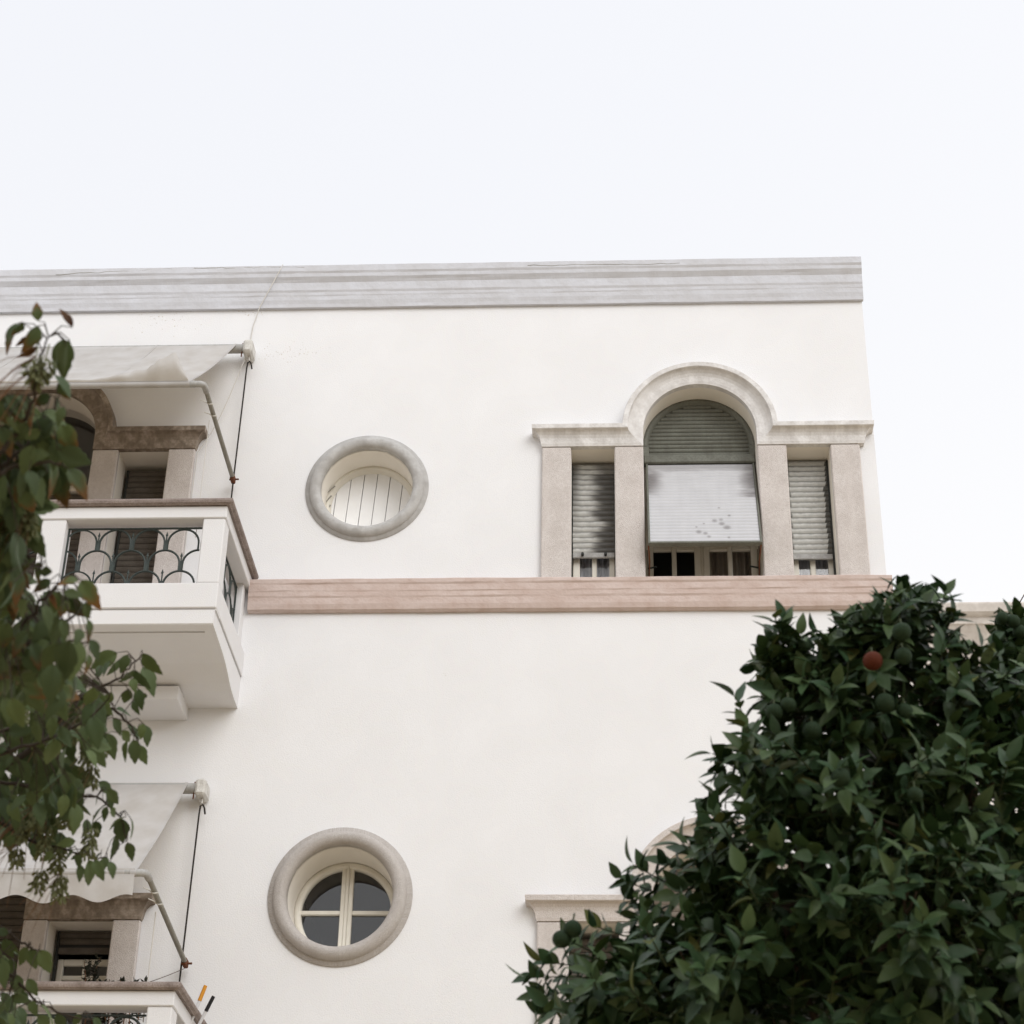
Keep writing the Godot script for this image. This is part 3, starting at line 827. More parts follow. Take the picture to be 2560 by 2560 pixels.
func balcony(b: Node, dy: float) -> void:
	var up := dy == 0.0
	var which := "upper" if up else "lower"
	var g := group("balcony", b, "%s white balcony with stone coping" % which)
	var x0 := -7.4; var xr := -2.97; var zf := 1.17
	var prof := [Vector2(0.0005, 8.19), Vector2(0.15, 8.193), Vector2(0.28, 8.203), Vector2(0.38, 8.225), Vector2(0.48, 8.257), Vector2(0.6, 8.288), Vector2(0.76, 8.31), Vector2(0.95, 8.323), Vector2(1.03, 8.328)]
	var tail := [Vector2(1.055, 8.329), Vector2(1.15, 8.334), Vector2(1.158, 8.342), Vector2(1.158, 8.455), Vector2(0.0005, 8.455)]
	var pa := []; var pb := []
	for q in prof + [Vector2(1.031, 8.352), Vector2(1.054, 8.352)] + tail: pa.append(q + Vector2(0, dy))
	for q in prof + tail: pb.append(q + Vector2(0, dy))
	var s := begin()
	run_x(s, pa, x0, -3.065); run_x(s, pb, -3.065, xr - 0.012)
	put(s, "slab", M.balcony, g)
	bar("parapet", Vector3(x0, 8.457 + dy, 1.0), Vector3(xr, 8.468 + dy, zf - 0.022), M.balcony, g, 0.0)
	bar("parapet", Vector3(x0, 8.468 + dy, 1.0), Vector3(xr, 8.682 + dy, zf), M.balcony, g, 0.007)
	bar("parapet", Vector3(xr - 0.17, 8.468 + dy, 0.0005), Vector3(xr - 0.0005, 8.681 + dy, 1.0), M.balcony, g, 0.005)
	bar("post", Vector3(xr - 0.172, 8.68 + dy, 0.998), Vector3(xr - 0.003, 9.243 + dy, zf - 0.002), M.balcony, g, 0.008)
	bar("post", Vector3(xr - 0.15, 8.68 + dy, 0.0008), Vector3(xr - 0.035, 9.243 + dy, 0.13), M.balcony, g, 0.006)
	for x in [-4.395, -5.64, -6.9]: bar("post", Vector3(x, 8.68 + dy, 1.0), Vector3(x + 0.192, 9.243 + dy, zf - 0.002), M.balcony, g, 0.008)
	bar("beam", Vector3(x0, 9.241 + dy, 1.01), Vector3(xr + 0.006, 9.348 + dy, zf + 0.01), M.balcony, g, 0.007)
	bar("beam", Vector3(xr - 0.17, 9.2415 + dy, 0.0008), Vector3(xr + 0.0055, 9.3475 + dy, 1.01), M.balcony, g, 0.005)
	s = begin(); coping_run(s, xr + 0.006, zf + 0.01, 9.349 + dy, x0)
	put(s, "coping", M.granite, g)
	bar("floor", Vector3(x0, 8.456 + dy, 0.001), Vector3(xr - 0.171, 8.54 + dy, 0.998), M.pink, g, 0.0)
	bar("corbel", Vector3(-5.9, 8.085 + dy, 0.001), Vector3(-3.372, 8.2 + dy, 0.395), M.balcony, g, 0.006)
	railing(b, "green iron fish scale railing in the %s balcony front" % which, 1.062, 0.51, Transform3D(Basis.IDENTITY, Vector3(-4.202, 8.683 + dy, 1.085)), -0.018)
	railing(b, "green iron fish scale railing left of the %s balcony post" % which, 1.05, 0.51, Transform3D(Basis.IDENTITY, Vector3(-5.446, 8.683 + dy, 1.085)), -0.018)
	railing(b, "green iron railing in the %s balcony side" % which, 0.868, 0.51, Transform3D(Basis(Vector3.UP, PI / 2), Vector3(-3.06, 8.683 + dy, 0.998)), 0.1)

# ---------------------------------------------------------------- the lower wing on the right
func make_wing() -> void:
	var b := thing("neighbouring_house", "cream flat roofed house with stepped cornice behind the orange tree", "building", Vector3(7, 0, -3))
	bar("wall", Vector3(-4.81, -0.1, -6), Vector3(6, 10.2, -0.1), M.wing, b)
	var s := begin()
	run_x(s, [Vector2(-0.1, 10.08), Vector2(-0.08, 10.08), Vector2(-0.06, 10.2), Vector2(-0.03, 10.21), Vector2(-0.02, 10.24), Vector2(0.05, 10.34), Vector2(0.1, 10.40), Vector2(0.12, 10.405), Vector2(0.125, 10.47), Vector2(0.16, 10.48), Vector2(0.19, 10.5), Vector2(0.2, 10.58), Vector2(0.19, 10.6), Vector2(-0.1, 10.61)], -4.81, 6.0)
	put(s, "cornice", M.wing_cornice, b)

# unseen house added behind the viewer to block low sky and darken the facade foot
func make_added_house() -> void:
	var b := thing("added_street_house", "unseen ochre house added behind the viewer to keep low sky off the facade foot", "building", Vector3(0, 0, 19.5))
	bar("wall", Vector3(-24, -0.1, 0.3), Vector3(24, 10.4, 8), M.ochre, b, 0.02)
	bar("cornice", Vector3(-24.2, 10.4, 0.05), Vector3(24.2, 10.7, 8.1), M.wing_cornice, b, 0.05)
	for k in 14:
		for f in 3:
			var x := -22.0 + k * 3.3; var y := 1.0 + f * 3.3
			var g := group("window", b)
			bar("shutter_leaf", Vector3(x - 0.62, y, 0.24), Vector3(x - 0.02, y + 1.7, 0.298), M.green, g)
			bar("shutter_leaf", Vector3(x + 0.02, y, 0.24), Vector3(x + 0.62, y + 1.7, 0.298), M.green, g)
			bar("sill", Vector3(x - 0.75, y - 0.12, 0.15), Vector3(x + 0.75, y - 0.02, 0.298), M.wing_cornice, g)

# ---------------------------------------------------------------- awnings
const FLAP := [Vector2(0, 0.015), Vector2(0.085, 0.24), Vector2(0.2, 0.17), Vector2(0.27, 0.12), Vector2(0.33, 0.09), Vector2(0.4, 0.1), Vector2(0.49, 0.06), Vector2(0.64, 0.036), Vector2(0.8, 0.02), Vector2(9, 0.02)]

func awning(label: String, yr: float, bar_y: float, bar_z: float, joint: Vector3, flipped: bool) -> void:
	var a := thing("awning", label, "awning", Vector3(-5.0, yr, 0.1), "awnings over the corner balconies")
	var inv := Transform3D(Basis.IDENTITY, -a.position)
	var xr := -3.28; var xl := -7.2
	var s := begin(); tube(s, [inv * Vector3(xl, yr, 0.12), inv * Vector3(-3.2, yr, 0.12)], 0.042, 0.042, 14); put(s, "roller_tube", M.zinc, a)
	s = begin(); box(s, inv * Vector3(-3.212, yr - 0.075, 0.001), inv * Vector3(-3.13, yr + 0.06, 0.19), 0.02); put(s, "end_bracket", M.white_plastic, a)
	s = begin(); tube(s, [inv * Vector3(-3.225, yr + 0.05, 0.13), inv * Vector3(-3.228, yr - 0.09, 0.13)], 0.006, 0.006, 6); put(s, "clip", M.rust, a)
	# the cloth
	var rings := []
	var nz := FastNoiseLite.new(); nz.seed = 31; nz.frequency = 1.3
	var xf := -3.30 if flipped else -3.22
	for i in 61:
		var t := i / 60.0
		var ring := []
		for k in 17:
			var v := k / 16.0
			var x := lerpf(lerpf(xl, xr, t), lerpf(xl, xf, t), v)
			var sag := -0.035 * sin(PI * v) + 0.012 * nz.get_noise_2d(x, v * 1.5) * sin(PI * v)
			ring.append(inv * Vector3(x, lerpf(yr + 0.045, bar_y + 0.026, v) + sag, lerpf(0.13, bar_z + 0.006, v)))
		for k in 8:
			var w := deg_to_rad(60.0 - 30.0 * k)
			ring.append(inv * Vector3(lerpf(xl, xf, t), bar_y + 0.027 * sin(w), bar_z + 0.027 * cos(w)))
		rings.append(ring)
	s = begin(); s.set_smooth_group(1); skin(s, rings, false, 1); put(s, "canopy", M.cloth, a)
	# seams: doubled strips of cloth, and the hem along the right edge
	for x in [-3.29, -3.98, -5.1, -6.2]:
		var pts := []
		for k in 9:
			var v := k / 8.0
			pts.append(inv * Vector3(lerpf(x, x + (xf - xr if x == -3.29 else 0.0), v), lerpf(yr + 0.045, bar_y + 0.026, v) - 0.035 * sin(PI * v) + 0.001, lerpf(0.13, bar_z, v)))
		var pr := []
		for q in pts: pr.append([q + Vector3(-0.011, 0.0012, 0.0012), q + Vector3(-0.011, -0.0025, -0.0025), q + Vector3(0.011, -0.0025, -0.0025), q + Vector3(0.011, 0.0012, 0.0012)])
		s = begin(); skin(s, pr, true, 1); put(s, "seam", M.cloth, a)
	s = begin(); tube(s, [inv * Vector3(xl, bar_y, bar_z), inv * Vector3(-3.25, bar_y, bar_z)], 0.022, 0.022, 12); put(s, "front_bar", M.zinc, a)
	# the valance
	rings = []
	for i in 241:
		var t := i / 240.0
		var x := lerpf(xl, xf - 0.01, t)
		var ring := []
		if flipped:
			# blown up and standing over the bar towards the right end
			var from_right := (xf - 0.01) - x
			var h := 0.02
			for q in FLAP.size() - 1:
				var f0: Vector2 = FLAP[q]; var f1: Vector2 = FLAP[q + 1]
				if from_right >= f0.x and from_right < f1.x: h = lerpf(f0.y, f1.y, smoothstep(0.0, 1.0, (from_right - f0.x) / (f1.x - f0.x)) if q > 0 else (from_right - f0.x) / (f1.x - f0.x))
			for k in 7:
				var v := k / 6.0
				var q := Vector3(x - 0.03 * v * minf(1.0, h * 5.0), bar_y + 0.012 + h * v, bar_z + 0.03 + 0.28 * h * v + 0.045 * sin(PI * v) * minf(1.0, h * 5.0) + 0.018 * sin(x * 19.0) * v * minf(1.0, h * 8.0))
				ring.append(inv * q)
		else:
			var drop := 0.205 + 0.028 * cos(x / 0.375 * TAU + 1.35)
			for k in 7:
				var v := k / 6.0
				ring.append(inv * Vector3(x, bar_y + 0.022 - drop * v, bar_z + 0.024 + 0.012 * sin(x * 7.0) * v - 0.02 * v))
		rings.append(ring)
	s = begin(); s.set_smooth_group(1); skin(s, rings, false, -1); put(s, "valance", M.cloth, a)
	# the arm on the right: elbow at the front bar, straight pipe back to the joint on the guide rod
	var e := Vector3(joint.x, bar_y, bar_z)
	s = begin()
	tube(s, [inv * Vector3(-3.30, bar_y, bar_z), inv * Vector3(-3.262, bar_y, bar_z)], 0.028, 0.028, 12)
	tube(s, [inv * Vector3(-3.265, bar_y, bar_z), inv * (e + Vector3(-0.03, 0, 0)), inv * (e + Vector3(-0.008, -0.001, -0.01)), inv * (e + Vector3(0, -0.002, -0.04)), inv * (e + Vector3(0, -0.004, -0.1))], 0.026, 0.026, 12)
	put(s, "elbow", M.zinc, a)
	s = begin(); tube(s, [inv * (e + Vector3(0, -0.004, -0.09)), inv * (joint + Vector3(0, 0, 0.05))], 0.019, 0.019, 12); put(s, "arm", M.old_pipe, a)
	s = begin()
	box(s, inv * (joint + Vector3(-0.018, -0.035, -0.03)), inv * (joint + Vector3(0.018, 0.025, 0.06)), 0.012)
	tube(s, [inv * (joint + Vector3(-0.03, -0.01, 0.01)), inv * (joint + Vector3(0.05, -0.008, 0.012))], 0.008, 0.008, 6)
	put(s, "joint", M.rust, a, "rusty joint")
	s = begin()
	tube(s, [inv * Vector3(joint.x, bar_y, bar_z) + Vector3(xl - joint.x + 0.3, 0, 0), inv * Vector3(xl + 0.3, joint.y, 0.1)], 0.019, 0.019, 8); put(s, "arm", M.old_pipe, a)
	# guide rod hooked into an eye under the bracket
	s = begin()
	tube(s, [inv * Vector3(-3.165, yr - 0.075, 0.1), inv * Vector3(-3.165, yr - 0.115, 0.1)], 0.009, 0.009, 6); put(s, "eye", M.white_plastic, a)
	s = begin()
	var rx := -3.172
	tube(s, [inv * Vector3(-3.13, yr - 0.2, 0.1), inv * Vector3(-3.14, yr - 0.15, 0.1), inv * Vector3(-3.155, yr - 0.122, 0.1), inv * Vector3(rx, yr - 0.135, 0.1), inv * Vector3(rx - 0.004, yr - 0.2, 0.1), inv * Vector3(rx - 0.012, yr - 0.9, 0.095), inv * Vector3(rx - 0.018, joint.y, 0.09), inv * Vector3(rx - 0.02, joint.y - 0.9, 0.09)], 0.0075, 0.0075, 6)
	put(s, "guide_rod", M.black_rod, a)
	# a tie of cord knotted round the arm
	var k := (e + joint) / 2.0
	s = begin()
	for q in [0.12, 0.0]:
		var c := e.lerp(joint, 0.18 + q)
		tube(s, [inv * (c + Vector3(0.03, -0.02, 0)), inv * (c + Vector3(0, -0.026, 0.01)), inv * (c + Vector3(-0.03, 0.0, 0)), inv * (c + Vector3(-0.075, 0.02, 0.0))], 0.006, 0.004, 5)
	put(s, "cord_tie", M.cord, a)

func make_awnings() -> void:
	awning("dirty white awning with its front flap blown up, over the upper balcony", 11.585, 10.296, 1.45, Vector3(-3.19, 10.258, 0.1), true)
	awning("dirty white awning with scalloped valance, over the lower balcony", 7.46, 6.245, 1.56, Vector3(-3.158, 6.10, 0.1), false)

func line_thing(label: String, category: String, called: String, pts: Array, r: float, m: Material, sides := 6) -> void:
	var s := begin(); tube(s, pts, r, r, sides)
	var o := put(s, called, m, self); tag(o, label, category)

func hang(a: Vector3, b: Vector3, sag: float, n := 12) -> Array:
	var out := []
	for i in n + 1:
		var t := float(i) / n
		out.append(a.lerp(b, t) - Vector3(0, sag * sin(PI * t), 0))
	return out

func make_small_things() -> void:
	line_thing("thin white cable dropping over the cornice to the upper awning bracket", "cable", "cable", [Vector3(-2.945, 12.53, -0.05), Vector3(-2.95, 12.518, 0.1), Vector3(-2.97, 12.43, 0.121), Vector3(-3.13, 12.09, 0.045), Vector3(-3.18, 11.9, 0.012), Vector3(-3.192, 11.64, 0.02)], 0.0045, M.cord)
	line_thing("slack pale cable hanging from the upper awning bracket to the window surround", "cable", "cable", hang(Vector3(-3.2, 11.5, 0.1), Vector3(-3.53, 10.55, 0.06), 0.12) + [Vector3(-3.545, 10.0, 0.03), Vector3(-3.548, 8.7, 0.03)], 0.0035, M.cord)
	line_thing("pale cord hanging straight down from the upper awning arm", "cord", "cord", [Vector3(-3.24, 10.29, 0.95), Vector3(-3.24, 9.95, 0.95), Vector3(-3.24, 9.2, 0.95)], 0.003, M.cord)
	line_thing("grey twisted cord hanging from the lower awning arm", "cord", "cord", [Vector3(-3.2, 6.17, 1.0), Vector3(-3.2, 5.8, 1.0), Vector3(-3.2, 5.4, 1.0)], 0.004, M.cord)
	line_thing("thin wire running from the lower awning joint to the balcony coping", "wire", "wire", hang(Vector3(-3.16, 6.05, 0.12), Vector3(-3.42, 5.62, 1.0), 0.02), 0.0028, M.wire)
	line_thing("pale cable lying along the upper balcony window foot", "cable", "cable", [Vector3(-3.9, 8.56, 0.2), Vector3(-3.6, 8.56, 0.16), Vector3(-3.5, 8.58, 0.08), Vector3(-3.47, 8.75, 0.03), Vector3(-3.46, 9.1, 0.03)], 0.006, M.cord)
	line_thing("thin dark wire slanting across the sky beside the orange tree", "wire", "overhead_wire", hang(Vector3(9.0, 18.9, -2.5), Vector3(2.7, 8.7, -2.6), 0.05), 0.006, M.wire)
	# two long handles leaning out over the side of the lower balcony
	var k := 0
	for q in [["broom handle with orange grip leaning over the lower balcony coping", Vector3(-3.02, 5.35, 0.58), Vector3(-2.886, 5.775, 0.6), M.orange_grip], ["broom handle with black grip leaning over the lower balcony coping", Vector3(-3.0, 5.35, 0.5), Vector3(-2.822, 5.70, 0.6), M.black_grip]]:
		var d: Vector3 = (q[2] - q[1]).normalized()
		var foot: Vector3 = q[1] - d * 0.6
		var o := thing("broom", q[0], "broom", foot, "brooms on the lower balcony")
		var s := begin(); tube(s, [Vector3.ZERO, q[2] - d * 0.11 - foot], 0.011, 0.011, 10); put(s, "handle", M.broom_stick, o)
		s = begin(); tube(s, [q[2] - d * 0.112 - foot, q[2] - d * 0.1 - foot, q[2] - d * 0.012 - foot, q[2] - foot], 0.0145, 0.013, 10); put(s, "grip", q[3], o)
		s = begin(); box(s, Vector3(-0.13, -0.1, -0.03), Vector3(0.13, 0.02, 0.03), 0.01); put(s, "brush", M.black_grip, o)
		k += 1
	# withered potted plants behind the lower coping
	var places := [[Vector3(-3.62, 4.76, 0.72), 1.22, "tall withered potted plant with bare stem on the lower balcony"], [Vector3(-3.36, 4.76, 0.75), 1.16, "upright withered potted plant near the lower balcony corner"], [Vector3(-3.5, 4.76, 0.8), 0.98, "low bushy potted plant on the lower balcony"]]
	for q in places:
		var o := thing("potted_plant", q[2], "plant", q[0], "potted plants on the lower balcony")
		var s := begin()
		var rings := []
		for f in [[0.0, 0.10], [0.2, 0.135], [0.21, 0.145], [0.24, 0.145], [0.24, 0.125], [0.2, 0.12]]:
			var ring := []
			for i in 16: ring.append(Vector3(cos(TAU * i / 16) * f[1], f[0], sin(TAU * i / 16) * f[1]))
			rings.append(ring)
		s.set_smooth_group(1); skin(s, rings, true, 1); put(s, "pot", M.rust, o)
		s = begin()
		var leaf := begin()
		for i in (3 if q[1] > 1.0 else 6):
			var lean := Vector3(rng.randf_range(-0.14, 0.1), 0, rng.randf_range(-0.08, 0.08))
			var hgt: float = q[1] * rng.randf_range(0.82, 1.0)
			var pts := []
			for j in 7: pts.append(Vector3(0, 0.2, 0).lerp(Vector3(0, hgt, 0) + lean, j / 6.0) + Vector3(0.02 * sin(j * 1.9 + i), 0, 0.02 * cos(j * 1.3 + i)))
			tube(s, pts, 0.007, 0.003, 5)
			for j in 120:
				var t := rng.randf_range(0.66, 1.0)
				var base := Vector3(0, 0.2, 0).lerp(Vector3(0, hgt, 0) + lean, t)
				var d := Vector3(rng.randf_range(-1, 1), rng.randf_range(-0.3, 1), rng.randf_range(-1, 1)).normalized()
				var l := rng.randf_range(0.025, 0.06)
				var side := d.cross(Vector3.UP).normalized() * 0.011
				tri(leaf, base, base + d * l * 0.5 + side, base + d * l); tri(leaf, base, base + d * l, base + d * l * 0.5 - side)
		put(s, "stem", M.dry_twig, o)
		var f := put(leaf, "foliage", M.dry_plant, o); f.set_meta("kind", "stuff")

# ---------------------------------------------------------------- leaves
func leaf_mesh(half: float, fold: float, curl: float, tip: float, wave := 0.0) -> ArrayMesh:
	# along +y from 0 to 1, upper face towards +z
	var s := begin()
	var rows := []
	var n := 7
	for i in n + 1:
		var t := float(i) / n
		var w := half * pow(sin(PI * pow(t, 0.75)), 0.85) * (1.0 - tip * t * t) if i > 0 and i < n else 0.0
		var z := -curl * t * t
		var wv := wave * sin(t * 14.0)
		rows.append([Vector3(-w, t, z + fold * w + wv), Vector3(0, t, z), Vector3(w, t, z + fold * w - wv)])
	s.set_smooth_group(1)
	for i in n:
		for k in 2:
			var a: Vector3 = rows[i][k]; var b: Vector3 = rows[i][k + 1]; var c: Vector3 = rows[i + 1][k + 1]; var d: Vector3 = rows[i + 1][k]
			if i > 0: tri(s, a, c, b)
			if i < n - 1: tri(s, a, d, c)
			elif i == n - 1 and k == 0: pass
	s.generate_normals()
	return s.commit()

func leaf_pose(base: Vector3, along: Vector3, normal: Vector3, length: float) -> Transform3D:
	var y := along.normalized()
	var z := (normal - y * normal.dot(y))
	if z.length() < 0.05: z = y.cross(Vector3(0.3, 0.2, 0.9))
	z = z.normalized()
	var x := y.cross(z)
	return Transform3D(Basis(x * length, y * length, z * length), base)

# Which leaves show largest: nearest in each small bundle of sight lines, then by the area they show.
func largest(leaves: Array, count: int) -> Dictionary:
	var turn := Basis.from_euler(CAM_TURN * PI / 180.0)
	var cells := {}
	for i in leaves.size():
		var x: Transform3D = leaves[i][0]
		var c := x * Vector3(0, 0.5, 0)
		var v := turn.inverse() * (c - CAM)
		var px := v.x / -v.z / 0.26; var py := v.y / -v.z / 0.26
		if absf(px) > 0.985 or absf(py) > 0.985: continue
		var shown: float = absf(x.basis.z.normalized().dot((c - CAM).normalized())) * x.basis.y.length_squared() / v.length_squared()
		var key := Vector2i(int(floor(px * 32)), int(floor(py * 32)))
		var item := [v.length() - 1.2 * shown / 0.0003 * 0.1, shown, i]
		if not cells.has(key) or cells[key][0] > item[0]: cells[key] = item
	var best := cells.values()
	best.sort_custom(func(p, q): return p[1] > q[1])
	var out := {}
	for k in mini(count, best.size()): out[best[k][2]] = true
	return out

func spread_leaves(t: Node, leaves: Array, meshes: Array, shared_mat: Material, part_mats: Array, stuff_name: String) -> void:
	var chosen := largest(leaves, 300)
	var rest := []
	for i in leaves.size():
		if chosen.has(i):
			place(meshes[leaves[i][2]], "leaf", t, leaves[i][0], part_mats[leaves[i][3]])
		else: rest.append(leaves[i])
	for v in meshes.size():
		var own := []
		for q in rest:
			if q[2] == v: own.append(q)
		if own.is_empty(): continue
		var mm := MultiMesh.new()
		mm.transform_format = MultiMesh.TRANSFORM_3D; mm.use_colors = true
		var me: ArrayMesh = meshes[v].duplicate(); me.surface_set_material(0, shared_mat)
		mm.mesh = me
		mm.instance_count = own.size()
		for k in own.size():
			mm.set_instance_transform(k, own[k][0]); mm.set_instance_color(k, own[k][1])
		var o := MultiMeshInstance3D.new(); o.name = stuff_name; o.multimesh = mm; o.set_meta("kind", "stuff")
		t.add_child(o, true)

func wander(a: Vector3, b: Vector3, n: int, amp: float) -> Array:
	var out := []
	for i in n + 1:
		var t := float(i) / n
		var k := amp * sin(PI * t)
		out.append(a.lerp(b, t) + Vector3(rng.randf_range(-k, k), rng.randf_range(-k, k) * 0.4, rng.randf_range(-k, k)))
	return out

func make_orange_tree() -> void:
	var foot := Vector3(1.0, 0, 7.2)
	var t := thing("orange_tree", "dark leaved orange tree with green fruit in front of the house", "tree", foot)
	var s := begin()
	var head := Vector3(0.02, 1.75, 0.03)
	tube(s, wander(Vector3.ZERO, head, 6, 0.03), 0.1, 0.075, 12)
	put(s, "trunk", M.bark, t)
	var lobes := []
	for i in range(0, ORANGE_LOBES.size(), 4):
		lobes.append([Vector3(ORANGE_LOBES[i], ORANGE_LOBES[i + 1], ORANGE_LOBES[i + 2]) - foot, ORANGE_LOBES[i + 3]])
	for l in lobes:
		s = begin()
		var c: Vector3 = l[0]
		tube(s, wander(head, c, 8, 0.07), 0.03, 0.009, 7)
		for k in 7:
			var d := Vector3(rng.randfn(), rng.randfn() + 0.4, rng.randfn()).normalized()
			tube(s, wander(c, c + d * l[1] * 0.8, 4, 0.02), 0.008, 0.003, 5)
		put(s, "limb", M.bark, t)
	var leaves := []
	var twigs := begin()
	var add_whorl := func(root: Vector3, dir: Vector3, length: float, count: int, size: float) -> void:
		tube(twigs, [root, root + dir * length * 0.5, root + dir * length], 0.0035, 0.002, 4, false)
		var side := dir.cross(Vector3(0.31, 0.2, 0.93)).normalized()
		var other := dir.cross(side)
		for k in count:
			var f := (k + 0.6) / count
			var az := k * 2.4 + rng.randf_range(-0.4, 0.4)
			var out := side * cos(az) + other * sin(az)
			var open := lerpf(1.4, 0.6, f) + rng.randf_range(-0.2, 0.2)
			var ld := (dir * cos(open) + out * sin(open) + Vector3(0, -0.22, 0) * rng.randf()).normalized()
			var nrm := (dir * 1.0 - out * 0.4 + Vector3(0, 0.6, 0)).normalized()
			var L := size * rng.randf_range(0.72, 1.12)
			var tone := rng.randf()
			var m := 0
			var c := Color(0.048, 0.088, 0.036)
			if tone < 0.34: m = 1; c = Color(0.034, 0.070, 0.031)
			elif tone < 0.62: m = 2; c = Color(0.070, 0.112, 0.044)
			elif tone > 0.965: m = 3; c = Color(0.12, 0.14, 0.048)
			var j := rng.randf_range(0.85, 1.15)
			leaves.append([leaf_pose(root + dir * length * f + ld * 0.008, ld, nrm, L), Color(c.r * j, c.g * j, c.b * j), rng.randi() % 3, m])
	for i in lobes.size():
		var c: Vector3 = lobes[i][0]; var r: float = lobes[i][1]
		var n := int(18 + 760.0 * r * r)
		for k in n:
			var d := Vector3(rng.randfn(), rng.randfn(), rng.randfn()).normalized()
			var q := c + d * r * pow(rng.randf_range(0.12, 1.0), 0.45) * 0.96
			var deep := false
			for j in lobes.size():
				if j != i and q.distance_to(lobes[j][0]) < lobes[j][1] * 0.62: deep = true
			if deep and rng.randf() < 0.65: continue
			var dir := (d + Vector3(0, 0.45, 0) + Vector3(rng.randfn(), rng.randfn(), rng.randfn()) * 0.35).normalized()
			add_whorl.call(q - dir * 0.05, dir, rng.randf_range(0.08, 0.13), rng.randi_range(6, 9), 0.09)
	for l in lobes:
		if l[1] < 0.1: continue
		for k in 5:
			var d := Vector3(rng.randfn() * 0.7, rng.randfn() * 0.6, 0.25 + absf(rng.randfn())).normalized()
			var a: Vector3 = l[0] + d * l[1] * 0.85
			var up := (d + Vector3(0, rng.randf_range(0.0, 0.7), 0)).normalized()
			add_whorl.call(a, up, rng.randf_range(0.12, 0.2), rng.randi_range(9, 12), 0.086)
	for i in range(0, ORANGE_SPRIGS.size(), 6):
		var a := Vector3(ORANGE_SPRIGS[i], ORANGE_SPRIGS[i + 1], ORANGE_SPRIGS[i + 2]) - foot
		var b := Vector3(ORANGE_SPRIGS[i + 3], ORANGE_SPRIGS[i + 4], ORANGE_SPRIGS[i + 5]) - foot
		var ln := a.distance_to(b)
		var dir := (b - a).normalized()
		var stop := b - dir * 0.035
		add_whorl.call(a, (stop - a).normalized(), a.distance_to(stop), int(6 + ln * 42.0), 0.082)
	put(twigs, "twigs", M.twig, t).set_meta("kind", "stuff")
	spread_leaves(t, leaves, [leaf_mesh(0.262, 0.32, 0.14, 0.22), leaf_mesh(0.24, 0.45, 0.3, 0.22), leaf_mesh(0.275, 0.25, 0.06, 0.2, 0.014)], M.orange_leaf, [M.orange_leaf_0, M.orange_leaf_1, M.orange_leaf_2, M.orange_leaf_3], "foliage")
	# fruit: slightly flattened, dimpled at the stalk
	s = begin()
	var rings := []
	for i in 15:
		var a := PI * i / 14.0
		var ring := []
		for k in 22:
			var b := TAU * k / 22.0
			var r := 1.0 - 0.08 * exp(-pow((PI - a) * 3.2, 2.0)) - 0.05 * exp(-pow(a * 4.0, 2.0))
			ring.append(Vector3(sin(a) * cos(b) * r, -cos(a) * r * 0.95, sin(a) * sin(b) * r))
		rings.append(ring)
	s.set_smooth_group(1); skin(s, rings, true, 1); s.generate_normals()
	var ball := s.commit()
	for i in range(0, ORANGE_FRUIT.size(), 4):
		var red := i == 8
		var c := Vector3(ORANGE_FRUIT[i], ORANGE_FRUIT[i + 1], ORANGE_FRUIT[i + 2]) - foot
		var r: float = ORANGE_FRUIT[i + 3]
		var o := place(ball, "fruit", t, Transform3D(Basis.from_euler(Vector3(rng.randf_range(-0.5, 0.5), rng.randf() * TAU, rng.randf_range(-0.5, 0.5))).scaled(Vector3.ONE * r), c), M.fruit_red if red else M.fruit_green)
		if red: o.set_meta("label", "single ripe red orange near the top")
		s = begin(); tube(s, [c + Vector3(0, r * 0.86, 0), c + Vector3(0.004, r + 0.03, -0.03), c + Vector3(0.0, r + 0.06, -0.12)], 0.003, 0.0035, 5); put(s, "fruit_stalk", M.twig, t)

